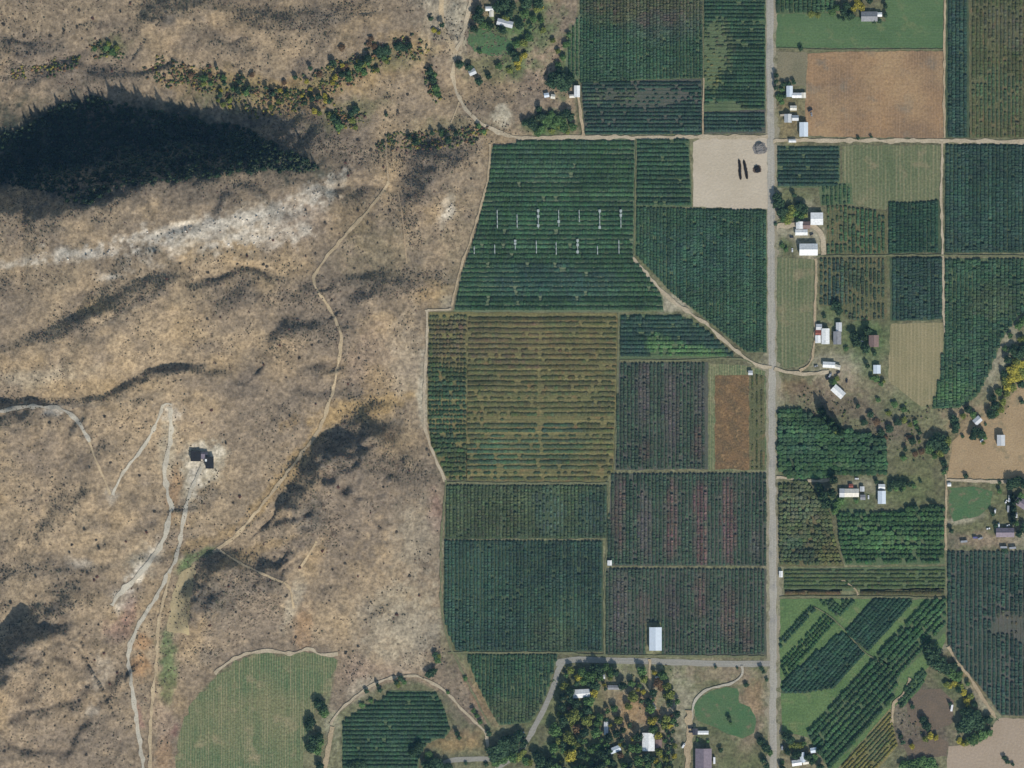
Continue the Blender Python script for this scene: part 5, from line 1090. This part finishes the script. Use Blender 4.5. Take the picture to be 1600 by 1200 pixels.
# thickets too dense to count: canyon brush in autumn colours, hollow, yards
def zone_density(lines, k=1.0):
    def f(u, v):
        q = np.zeros_like(u)
        for pts, w in lines: q = np.maximum(q, 1 - sstep(w * .35, w * 1.1, line_dist(u, v, pts)[0] + .35 * w * fbm(u, v, 20, 541, 3)))
        return q * k * sstep(-.5, .35, fbm(u, v, 12, 551, 2))
    return f
M_THICK = leaf_mat('thicket_leaves', attr=True, var=.35, scale=1.2)
for nm, lab, lines, n, cols, box, rr in [
    ('canyon_brush', 'mixed green, gold and rusty brush filling the hill canyon', [([(250,112),(300,118),(345,135),(400,150)], 26), ([(400,165),(440,160),(470,145),(520,120),(570,100),(610,80),(645,75)], 24), ([(500,150),(530,190),(560,185)], 16), ([(600,222),(660,218),(700,215),(745,205)], 18), ([(672,115),(682,150)], 12), ([(150,78),(185,80)], 16), ([(30,115),(120,100)], 14)], 52000,
        [(.05,.075,.03),(.09,.105,.035),(.20,.17,.04),(.17,.10,.05),(.12,.075,.055),(.045,.05,.035),(.06,.085,.035)], (0,770,50,250), (.5, 2.4)),
    ('hollow_brush', 'brownish tangled brush in the hollow right of the road', [([(1260,622),(1310,640),(1360,655),(1410,680),(1440,705)], 26), ([(1395,640),(1440,650)], 16), ([(1450,640),(1520,645)], 10), ([(1565,640),(1585,560),(1600,520)], 14), ([(1490,1060),(1515,1100),(1545,1125)], 16), ([(1410,1120),(1450,1150)], 18)], 16000,
        [(.10,.075,.055),(.075,.065,.045),(.05,.07,.03),(.12,.10,.05),(.09,.11,.035)], (1230,1650,500,1200), (.5, 1.9)),
    ('yard_brush', 'low garden brush among the houses and yards', [([(880,1060),(950,1050),(1050,1060)], 22), ([(900,1110),(930,1160),(900,1200)], 36), ([(1000,1090),(1040,1130),(1050,1200)], 22), ([(960,1180),(1010,1190)], 16), ([(780,10),(830,40),(850,100)], 26), ([(885,60),(878,110)], 10), ([(835,195),(895,195)], 16), ([(560,1110),(610,1075)], 9), ([(690,1060),(740,1110)], 12)], 16000,
        [(.05,.085,.032),(.035,.055,.028),(.09,.105,.04),(.13,.10,.05),(.06,.10,.035)], (520,1080,-30,1215), (.4, 1.7)),
]:
    V_, F_, C_ = scatter_lumps(n, zone_density(lines, .75), rr[0], rr[1], .8, cols, len(nm) * 7, box)
    tag(obj(nm, mesh_np(nm, V_, F_, C_, M_THICK)), lab, 'brush', None, 'stuff')

# ------------------------------------------------------------------ buildings
ROOF = {k: paint_mat(n, c, r, w, .35, rb) for k, n, c, r, w, rb in [
    ('white', 'white_metal_roof', (.80,.80,.78), .45, .2, .9), ('cream', 'cream_metal_roof', (.74,.70,.60), .5, .22, .9), ('pale', 'pale_grey_roof', (.55,.56,.57), .5, .12, .9),
    ('blue', 'pale_blue_metal_roof', (.60,.66,.72), .45, .08, .9), ('grey', 'grey_shingle_roof', (.27,.27,.28), .8, .2, None), ('mauve', 'mauve_shingle_roof', (.24,.20,.23), .8, .2, None),
    ('brown', 'brown_shingle_roof', (.24,.165,.145), .8, .2, None), ('red', 'rusty_red_roof', (.30,.10,.07), .7, .25, .9), ('black', 'black_membrane_roof', (.026,.026,.028), .7, .25, None), ('dark', 'dark_shingle_roof', (.07,.07,.085), .8, .2, None)]}
WALL = {k: paint_mat('wall_' + k, c, .8, .12, .6) for k, c in [('white', (.68,.67,.63)), ('tan', (.42,.36,.28)), ('grey', (.40,.40,.40)), ('brown', (.22,.15,.10)), ('red', (.26,.08,.06))]}
M_GLASS = paint_mat('window_glass', (.04,.05,.06), .1, .1)
M_DOOR = paint_mat('door_paint', (.20,.16,.13), .6, .2)
M_CONC = paint_mat('concrete', (.42,.41,.38), .9, .15, .4)

def wing(root, cx, cy, w, h, eave, pitch, roof, wall, along=None):
    """one gabled volume: walls, roof with eaves and ridge cap; cx, cy in metres from the root"""
    lx = (w >= h) if along is None else along == 'x'
    L, W = (w, h) if lx else (h, w)
    rise = W * .5 * pitch; ov = min(.6, W * .08); t = .18
    def place(mb, name, mat, parent):
        mb.v = [((y if lx else x) + cx, (-x if lx else y) + cy, z) for x, y, z in mb.v] if lx else [(x + cx, y + cy, z) for x, y, z in mb.v]
        return mb.build(name, mat, parent)
    wl = place(MB().prism([(-W/2, 0), (W/2, 0), (W/2, eave), (0, eave + rise), (-W/2, eave)], -L/2, L/2), 'wall', WALL[wall], root)
    e = eave - ov * pitch
    rf = place(MB().prism([(-W/2 - ov, e + .05), (0, eave + rise + .05), (W/2 + ov, e + .05), (W/2 + ov, e + .05 + t), (0, eave + rise + .05 + t), (-W/2 - ov, e + .05 + t)], -L/2 - ov, L/2 + ov), 'roof', ROOF[roof], root)
    place(MB().box(-.22, .22, -L/2 - ov - .02, L/2 + ov + .02, eave + rise + t - .03, eave + rise + t + .16), 'ridge_cap', ROOF[roof], rf)
    hgt = min(2.1, eave * .8)
    place(MB().box(W/2 + .003, W/2 + .06, -.5, .5, 0, hgt), 'door', M_DOOR, wl)
    for f in (-.3, .3):
        place(MB().box(W/2 + .003, W/2 + .05, L*f - .6, L*f + .6, eave * .4, eave * .75), 'window', M_GLASS, wl)
        place(MB().box(-W/2 - .05, -W/2 - .003, L*f - .6, L*f + .6, eave * .4, eave * .75), 'window', M_GLASS, wl)

def building(label, cat, name, u, v, rot, wings, group=None):
    """wings: (du, dv, w, h, eave, pitch, roof, wall) in plan units"""
    z = float(zat(u, v))
    root = empty(name, (X(u), Y(v), z - .02), math.radians(rot))
    tag(root, label, cat, group)
    for q in wings:
        du, dv, w, h, eave, pitch, roof, wall = q[:8]
        eave = eave * 1.25
        wing(root, du * S, -dv * S, w * S, h * S, eave, pitch, roof, wall, q[8] if len(q) > 8 else None)
    return root

B = building
B('long white-roofed barn standing in the purplish orchard', 'barn', 'barn', 1024, 998, 0, [(0,0,18,35,5.2,.32,'blue','white')])
B('white T-shaped farmhouse at the top edge above the lawn', 'house', 'farmhouse', 767, 16, 0, [(-.5,-1.5,15,6,3,.45,'white','white'),(1,6,6,9,3,.45,'cream','white','y')])
B('pale grey roofed house tilted beside the top farmhouse', 'house', 'house', 789, 37, -14, [(0,0,24,9,3.2,.4,'pale','grey')])
B('small pale shed beside the upper dirt track', 'shed', 'shed', 738, 113, 25, [(0,0,10,8,2.8,.35,'pale','grey')])
B('bright white T-shaped shed at the corner of the bluish orchard', 'shed', 'shed', 901, 144, 0, [(0.5,-1,8,17,3.6,.35,'white','white'),(-7,6.5,8,4.4,2.8,.3,'cream','white')])
B('small pale blue shed left of the T-shaped shed', 'shed', 'shed', 854, 149, 10, [(0,0,7,6,2.6,.35,'blue','grey')])
B('small tan shed left of the T-shaped shed', 'shed', 'shed', 864, 151, -8, [(0,0,6,6,2.6,.35,'cream','tan')])
B('white L-shaped house at the brown field farmstead', 'house', 'house', 1240, 146, 0, [(-6.5,-3,8.5,16,3.2,.42,'blue','white'),(4.8,3.2,14,7,3,.4,'white','white'),(15.4,3.2,6.6,7.6,2.6,.3,'cream','white')])
B('pale shed just below the L-shaped house', 'shed', 'shed', 1239.5, 169, 0, [(0,0,9.5,6.5,2.8,.35,'cream','tan')])
B('dark-sided gabled shed in the brown field farmstead', 'shed', 'shed', 1231, 185, 0, [(0,0,10,12,3,.75,'pale','grey','y')])
B('small shed with a white south roof beside the dark-sided shed', 'shed', 'shed', 1242.5, 184.5, 0, [(0,0,9,7.5,2.8,.6,'pale','grey')])
B('long white barn nearest the dirt lane at the brown field farmstead', 'barn', 'barn', 1255.5, 202.5, 0, [(0,0,12,21,4.2,.3,'blue','white')])
B('white trailer-like shed at the dirt lane corner', 'shed', 'shed', 1238, 220.5, 0, [(0,0,11,4,2.4,.2,'white','white')])
B('grey roofed house with white annex at the top right', 'house', 'house', 1358, 26, 0, [(0,0,24,14,3.2,.4,'grey','white'),(16,-3,7,6,2.8,.35,'white','white')])
B('large square white-roofed shed beside the gappy rows', 'shed', 'shed', 1276, 342, 0, [(0,0,18,18,4.2,.2,'white','white')])
B('white-roofed house with a brown wing at the farm sheds', 'house', 'house', 1250, 356, 0, [(-1,-4,9.5,10,3.6,.4,'white','white'),(2,7.2,18,8,3,.35,'white','white'),(10,-4,10,10,3,.4,'brown','brown')])
B('white-roofed barn nearest the cross lane at the farm sheds', 'barn', 'barn', 1263, 390, 0, [(0,0,27,17,4.4,.42,'white','white')])
B('long white barn at the cluttered farmyard', 'barn', 'barn', 1289.5, 525.5, 0, [(0,0,11,23,4,.3,'white','white')])
B('patched shed row with a red middle roof left of the long white barn', 'shed', 'shed', 1279, 520, 0, [(0.5,-9,8,8,2.8,.3,'pale','grey'),(0,0,9,8,2.8,.3,'red','red'),(-1,10,7.5,11,2.8,.3,'white','white')])
B('long grey open shed right of the long white barn', 'shed', 'shed', 1309, 520, 0, [(1.5,-9,8,13,3.2,.3,'pale','grey'),(-1,8,11,19,3.4,.4,'grey','brown')])
B('small bluish house hidden among the farmyard trees', 'house', 'house', 1343, 531, 20, [(0,0,9,7,3,.4,'blue','white')])
B('mauve brown roofed house on the green yard', 'house', 'house', 1365, 533, 0, [(0,0,14,17,3.4,.42,'brown','tan')])
B('small bright blue-white roofed shed right of the farmyard', 'shed', 'shed', 1370, 577, 0, [(0,0,10,12,3,.3,'blue','white')])
B('white-roofed long shed nearest the farmyard driveway', 'shed', 'shed', 1295, 570, -3, [(0,0,18,8,3,.35,'white','white')])
B('small cream shed at the end of the driveway shed', 'shed', 'shed', 1308.5, 573.5, -15, [(0,0,8,6,2.6,.3,'cream','tan')])
B('slanted white-roofed house below the cluttered farmyard', 'house', 'house', 1309.5, 612, -42, [(0,0,20,11,3.2,.35,'white','white')])
B('long pale roofed house beside the thick dark grove', 'house', 'house', 1327, 770, 0, [(-11,0,8,12,3,.35,'pale','grey','x'),(3.5,0,21,11.5,3.2,.35,'cream','white')])
B('small rust red shed behind the garden house', 'shed', 'shed', 1329.5, 759, 0, [(0,0,6,5,2.4,.3,'red','red')])
B('small pale shed right of the garden house', 'shed', 'shed', 1347, 764, 0, [(0,0,6,7,2.6,.3,'pale','grey')])
B('grey lean-to shed below the small pale shed', 'shed', 'shed', 1348, 777, 0, [(0,0,7,7,2.6,.3,'grey','grey')])
B('white square shed above the pale blue barn', 'shed', 'shed', 1377.5, 760.5, 0, [(0,0,9.5,7,2.8,.3,'white','white')])
B('pale blue roofed barn at the garden buildings', 'barn', 'barn', 1377.5, 777, 0, [(0,0,11,19,4,.4,'blue','grey')])
B('grey-blue shed turned aslant among the pasture trees', 'shed', 'shed', 1527, 657, 42, [(0,0,11,9,3,.35,'pale','grey')])
B('light grey barn alone on the dry pasture', 'barn', 'barn', 1563.5, 688, 0, [(0,0,11,15.5,5,.3,'pale','grey')])
B('tiny white pump house at the paddock corner', 'shed', 'pump_house', 1483, 757, 0, [(0,0,5,5,2.4,.4,'white','white')])
B('mauve roofed house above the right edge striped orchard', 'house', 'house', 1570, 832, 0, [(0,0,27,13,3.4,.5,'mauve','tan')])
B('dark roofed house cut by the right edge', 'house', 'house', 1596, 786, -35, [(0,0,20,12,3.2,.45,'mauve','tan')])
B('white-roofed house in the wooded lots near the lane bend', 'house', 'house', 907, 1083.5, 3, [(0,0,28,12,3.4,.3,'white','white')])
B('tall white-roofed house in the wooded lots', 'house', 'house', 1013, 1159, 0, [(0,0,18,27,4,.28,'white','white')])
B('rust red shed against the tall white-roofed house', 'shed', 'shed', 1029, 1162, 0, [(0,0,9,12,2.8,.3,'brown','brown')])
B('small tilted white shed in the wooded lots', 'shed', 'shed', 961, 1171, 22, [(0,0,16,8,2.8,.3,'blue','white')])
B('narrow pale shed in the wooded lots', 'shed', 'shed', 947, 1138, 0, [(0,0,6,20,2.6,.25,'pale','grey')])
B('small white shed beside the barn driveway', 'shed', 'shed', 1028.5, 1060.5, 15, [(0,0,7,7,2.8,.3,'white','white')])
B('greyish shed under the wooded lots trees', 'shed', 'shed', 960, 1074, 0, [(0,0,20,6,2.8,.3,'grey','grey')])
B('tiny pale shed near the top of the wooded lots', 'shed', 'shed', 942, 1057, 0, [(0,0,6,6,2.6,.3,'pale','grey')])
B('dark house with a white front roof below the round lawn', 'house', 'house', 1095, 1143, 0, [(3,1.5,17,5,3,.25,'white','white'),(-9,0,7,9,3.6,.4,'dark','grey')])
B('big grey gabled barn at the bottom beside the round lawn', 'barn', 'barn', 1099, 1192, 0, [(0,0,24,44,4.6,.55,'mauve','grey','y')])
B('white L-shaped house at the bottom beside the road', 'house', 'house', 1249, 1186, 8, [(5,-2,7,15,3.2,.4,'blue','white','y'),(-5,5,14,8,3,.4,'white','white'),(9,6,8,6,2.8,.4,'cream','white')])
B('pale blue shed behind the bottom roadside house', 'shed', 'shed', 1271, 1172, 10, [(0,0,9,7,2.8,.35,'blue','grey')])
B('small white pump house between the striped orchards', 'shed', 'pump_house', 952.5, 879.5, 0, [(0,0,6,7,2.6,.3,'white','white')])
B('small grey pump house where the diagonal track meets the road', 'shed', 'pump_house', 1172.5, 582.5, 0, [(0,0,6,6,2.8,.3,'pale','grey')])
B('small white roadside shed at the olive grove corner', 'shed', 'shed', 1220, 897, 0, [(0,0,5,9,2.6,.3,'white','white')])

def flat_house():
    z = float(np.max(zat(np.array([300., 320, 340, 310]), np.array([702., 715, 732, 722]))))
    root = empty('hill_house', (X(320), Y(715), z))
    root.scale = (.84, .84, 1)
    tag(root, 'modern black-roofed house alone on the dry hill', 'house')
    for (du, dv, w, h, ht, rm) in [(-12,-4,18,18,4.2,'black'),(0,-3,9,9,3.6,'mauve'),(13.5,8,14,21,4.6,'black'),(4,-8,12,6,3.2,'dark')]:
        x0, x1, y0, y1 = (du - w/2) * S, (du + w/2) * S, (-dv - h/2) * S, (-dv + h/2) * S
        wl = MB().box(x0, x1, y0, y1, -6, ht).build('wall', WALL['grey'], root)
        rf = MB().box(x0 - .5, x1 + .5, y0 - .5, y1 + .5, ht + .003, ht + .35).build('roof', ROOF[rm], root)
        MB().box(x0 - .52, x1 + .52, y0 - .52, y0 - .3, ht + .36, ht + .6).build('parapet', ROOF[rm], rf)
        MB().box((x0 + x1) / 2 - 1.2, (x0 + x1) / 2 + 1.2, y0 - .05, y0 - .003, ht * .3, ht * .8).build('window', M_GLASS, wl)
    MB().box(5.2 * S, 8.6 * S, -6.0 * S, -1.6 * S, 4.64, 5.4).build('skylight', ROOF['white'], root)
flat_house()

# ------------------------------------------------------------------ vehicles
CARP = {k: paint_mat('car_paint_' + k, c, .3, .05) for k, c in [('white', (.75,.75,.75)), ('dark', (.03,.03,.04)), ('grey', (.30,.31,.33)), ('red', (.30,.05,.04)), ('blue', (.12,.12,.26)), ('tan', (.42,.36,.27))]}
M_TYRE = paint_mat('tyre_rubber', (.02,.02,.02), .9, .1)
def car(u, v, rot, col, label, kind='car'):
    root = empty({'car': 'parked_car', 'van': 'parked_van', 'trailer': 'parked_trailer'}[kind], (X(u), Y(v), float(zat(u, v)) + .45), math.radians(rot))
    tag(root, label, kind)
    L, W = (4.8, 1.9) if kind == 'car' else (6.2, 2.2) if kind == 'van' else (8.5, 2.5)
    if kind == 'car':
        b = MB().prism([(-L/2,.3),(L/2,.3),(L/2,.75),(L/2-1.2,.95),(-L/2,1.0)], -W/2, W/2).build('body', CARP[col], root)
        MB().prism([(-L/2+.3,.96),(L/2-1.5,.94),(L/2-2.3,1.45),(-L/2+.7,1.5)], -W/2+.12, W/2-.12).build('cabin', M_GLASS, root)
        MB().box(-L/2+.75, L/2-2.35, -W/2+.1, W/2-.1, 1.503, 1.56).build('roof', CARP[col], root)
    elif kind == 'van':
        MB().prism([(-L/2,.35),(L/2,.35),(L/2,1.1),(L/2-1.0,1.3),(L/2-1.6,2.4),(-L/2,2.45)], -W/2, W/2).build('body', CARP[col], root)
        MB().prism([(L/2-.98,1.33),(L/2-.9,1.33),(L/2-1.5,2.36),(L/2-1.58,2.36)], -W/2+.1, W/2-.1).build('windscreen', M_GLASS, root)
    else:
        MB().prism([(-L/2,.6),(L/2,.6),(L/2,2.7),(L/2-.3,3.0),(-L/2+.3,3.0),(-L/2,2.7)], -W/2, W/2).build('body', CARP[col], root)
        MB().box(-1, 1, W/2+.003, W/2+.03, 1.5, 2.2).build('window', M_GLASS, root)
        MB().box(L/2+.003, L/2+1.2, -.1, .1, .5, .65).build('hitch', M_TYRE, root)
    for x in ((-L*.3, L*.3) if kind != 'trailer' else (-.5, .6)):
        for s in (-1, 1):
            MB().cyl((x, s * (W/2 - .25), .0), (x, s * (W/2 + .02), .0), .38, .38, 10).build('wheel', M_TYRE, root)
car(1237, 370.5, 0, 'dark', 'dark parked car left of the white-roofed farm house')
car(1268, 366, 25, 'dark', 'dark parked car right of the white-roofed farm house')
car(1238, 391, 90, 'white', 'small white car on the grass left of the farm barn')
car(1266, 172, 30, 'dark', 'dark van among clutter beside the bare brown field', 'van')
car(1268, 179, 100, 'grey', 'grey car among clutter beside the bare brown field')
car(1224, 180, 5, 'tan', 'tan trailer parked by the roadside farmstead', 'trailer')
car(1293, 590, 70, 'dark', 'dark van parked below the farmyard driveway', 'van')
car(1297, 586, 60, 'grey', 'grey van parked beside the dark van at the farmyard', 'van')
car(1310, 582, 30, 'dark', 'dark car below the small cream shed')
car(1323, 595, 80, 'dark', 'dark car alone on the farmyard dirt')
car(1275, 572, 20, 'grey', 'grey car at the farmyard driveway bend')
car(1338.5, 748, 0, 'white', 'white car behind the garden house')
car(1357, 777, 90, 'white', 'white car between the garden house and pale blue barn')
car(1534.5, 688, 45, 'white', 'white van below the pasture trees', 'van')
car(1577, 779, 85, 'white', 'white trailer by the conifer row', 'trailer')
car(1572, 784, 60, 'white', 'white car beside the trailer by the conifer row')
car(1575, 795, 88, 'grey', 'grey trailer by the conifer row', 'trailer')
car(1554.5, 799, 80, 'white', 'white van beside the right edge paddock', 'van')
car(1560.5, 821, 90, 'white', 'white van above the mauve roofed house', 'van')
car(1575, 821, 20, 'white', 'white car above the mauve roofed house')
car(1544, 826, 10, 'white', 'white car left of the mauve roofed house')
car(1524, 840, 0, 'blue', 'dark blue van on the dirt yard', 'van')
car(1532, 841, 20, 'grey', 'grey van beside the dark blue van', 'van')
car(1506, 846, 5, 'grey', 'grey trailer on the dirt yard edge', 'trailer')
car(1588, 805, 90, 'white', 'white van right of the conifer row', 'van')
car(1079, 1137, 0, 'dark', 'dark van on the lane left of the lawn house', 'van')
car(1079, 1143.5, 0, 'dark', 'dark car just below the dark van on the lane')
car(1068, 1165, 60, 'white', 'white van at the wooded lots edge', 'van')
car(1116, 1188, 90, 'white', 'white trailer beside the big grey barn', 'trailer')
car(1022, 1103, 118, 'grey', 'long grey trailer on the wooded lots driveway', 'trailer')
car(1018, 1112, 122, 'grey', 'grey van below the long trailer in the wooded lots', 'van')
car(1222, 1168, 90, 'grey', 'grey van by the road at the bottom house', 'van')
car(1568, 855, 0, 'grey', 'left grey trailer beside the top of the striped orchard', 'trailer')
car(1582, 856, 5, 'grey', 'right grey trailer beside the top of the striped orchard', 'trailer')
car(1487, 1106, 80, 'white', 'white trailer on the dark bare plot', 'trailer')
car(817, 1147, 70, 'white', 'white van by the paved lane bend', 'van')

# ------------------------------------------------------------------ piles on the sandy lot
M_PILE = {k: ground_mat('pile_' + k, c, tuple(x * .7 for x in c), (.2, .8), grain=.3) for k, c in [('black', (.020,.018,.016)), ('grey', (.22,.205,.19)), ('brown', (.12,.085,.06))]}
def pile(name, label, cat, pts, wid, hgt, mat, part='heap'):
    """a long lumpy heap along a line, with a skirt of spilled material"""
    L = smooth_line(pts, 1.2); n = len(L)
    T = np.gradient(L, axis=0); T /= np.hypot(T[:, 0], T[:, 1])[:, None]; N = np.stack([-T[:, 1], T[:, 0]], 1)
    s = np.linspace(0, 1, n); env = np.sqrt(np.clip(1 - (2 * s - 1) ** 4, 0.02, 1))
    c = np.mean(L, 0); root = empty(name, (X(c[0]), Y(c[1]), 0)); tag(root, label, cat)
    for nm, k, hh, m in ((part, 1.0, hgt, mat), ('spill', 1.5, .35, 'brown' if mat == 'black' else 'grey')):
        rows = []
        for f, z in ((-1, 0), (-.8, .62), (-.35, .95), (.2, 1), (.75, .68), (1, 0)):
            w = f * wid * k * .5 * env * rng.uniform(.85, 1.15, n)
            P = L + N * w[:, None] - c
            rows.append(np.stack([P[:, 0] * S, -P[:, 1] * S, z * hh * env * rng.uniform(.8, 1.15, n) + (.2 if z == 0 else .2)], 1))
        P = np.stack(rows, 1).reshape(-1, 3); ix = np.arange(n * 6).reshape(n, 6)
        F = np.stack([ix[:-1, :-1].ravel(), ix[:-1, 1:].ravel(), ix[1:, 1:].ravel(), ix[1:, :-1].ravel()], 1)
        obj(nm, mesh_np(nm, P, F, None, M_PILE[m]), root)
pile('dark_heap', 'left of two long narrow black heaps on the sandy lot', 'heap', [(1154.5,249),(1156,260),(1156,270),(1157.5,281)], 3.4, 2.4, 'black')
pile('dark_heap', 'right of two long narrow black heaps on the sandy lot', 'heap', [(1162,250),(1164,260),(1166,270),(1167.5,280)], 3.6, 2.2, 'black')
pile('dark_heap', 'short round black heap on the sandy lot', 'heap', [(1181,259),(1183,264),(1184,270)], 9, 2.6, 'black')
pile('grey_heap', 'broad grey gravel heap in the sandy lot corner', 'heap', [(1185,223),(1187,232),(1188,241)], 14, 3.6, 'grey')

# ------------------------------------------------------------------ white netting strips over the orchard rows
M_NET = paint_mat('white_netting', (.36,.40,.38), .8, .12, 1.5)
M_POST = paint_mat('netting_post', (.30,.26,.20), .8, .2)
NETS = [(777,328,357,0,'leftmost in the upper line'),(808,335,356,0,'second from left in the upper line'),(841,328,357,2,'third from left in the upper line'),(873,328,354,1,'middle one of the upper line'),(905,328,347,0,'third from right in the upper line'),(937,328,357,3,'second from right in the upper line'),(970,328,356,4,'rightmost in the upper line'),
        (741,385,397,0,'leftmost in the lower line'),(773,382,397,0,'second from left in the lower line'),(805,376,390,4,'third from left in the lower line'),(838,376,396,0,'fourth from left in the lower line'),(869,378,398,0,'fourth from right in the lower line'),(902.5,375,397,2,'third from right in the lower line'),(933.5,384,398,0,'second from right in the lower line'),(967,375,397,0,'rightmost in the lower line')]
for (u, v0, v1, pat, which) in NETS:
    root = empty('netting_strip', (X(u), Y((v0 + v1) / 2), 0)); tag(root, 'white netting strip across orchard rows, ' + which, 'netting', 'netting strips in the orchard')
    Lm = (v1 - v0) * S; n = int(Lm / .8) + 2
    y = np.linspace(Lm / 2, -Lm / 2, n); z = 3.9 + .35 * np.sin(np.linspace(0, Lm / 5.9 * 6.28, n)) + rng.normal(0, .06, n)
    w = .8 + .3 * rng.random(n)
    P = np.stack([np.stack([x * w * .5 + (.3 * (np.arange(n) / n - .5)), y, z - .12 * abs(x)], 1) for x in (-1, 0, 1)], 1).reshape(-1, 3)
    ix = np.arange(n * 3).reshape(n, 3)
    F = np.stack([ix[:-1, :-1].ravel(), ix[1:, :-1].ravel(), ix[1:, 1:].ravel(), ix[:-1, 1:].ravel()], 1)
    cl = obj('netting_cloth', mesh_np('netting_cloth', P, F, None, M_NET), root)
    spots = {0: [], 1: [.7], 2: [.05, .35, .85], 3: [.06, .95], 4: [.06, .3]}[pat]
    for f in spots:
        yy = Lm / 2 - f * Lm
        pn = MB().box(-1.5, 1.5, yy - 1.7, yy + 1.7, 4.0, 4.12).build('netting_panel', M_NET, root)
    for yy in (-Lm / 2, 0, Lm / 2):
        MB().cyl((0, yy, 0), (0, yy, 4.1), .08, .06, 6).build('post', M_POST, root)

# ------------------------------------------------------------------ the air between the land and the high camera
hz = MB().box(-8600, 8600, -8600, 8600, -60, 8060)
hm = bpy.data.materials.new('thin_blue_haze'); hm.use_nodes = True
hm.node_tree.nodes.remove(hm.node_tree.nodes['Principled BSDF'])
pv = hm.node_tree.nodes.new('ShaderNodeVolumePrincipled')
pv.inputs['Color'].default_value = (0.26, 0.56, 1.0, 1); pv.inputs['Density'].default_value = 0.48e-5
hm.node_tree.links.new(pv.outputs[0], hm.node_tree.nodes['Material Output'].inputs['Volume'])
tag(hz.build('haze', hm), 'thin bluish air over the valley', None, None, 'stuff')
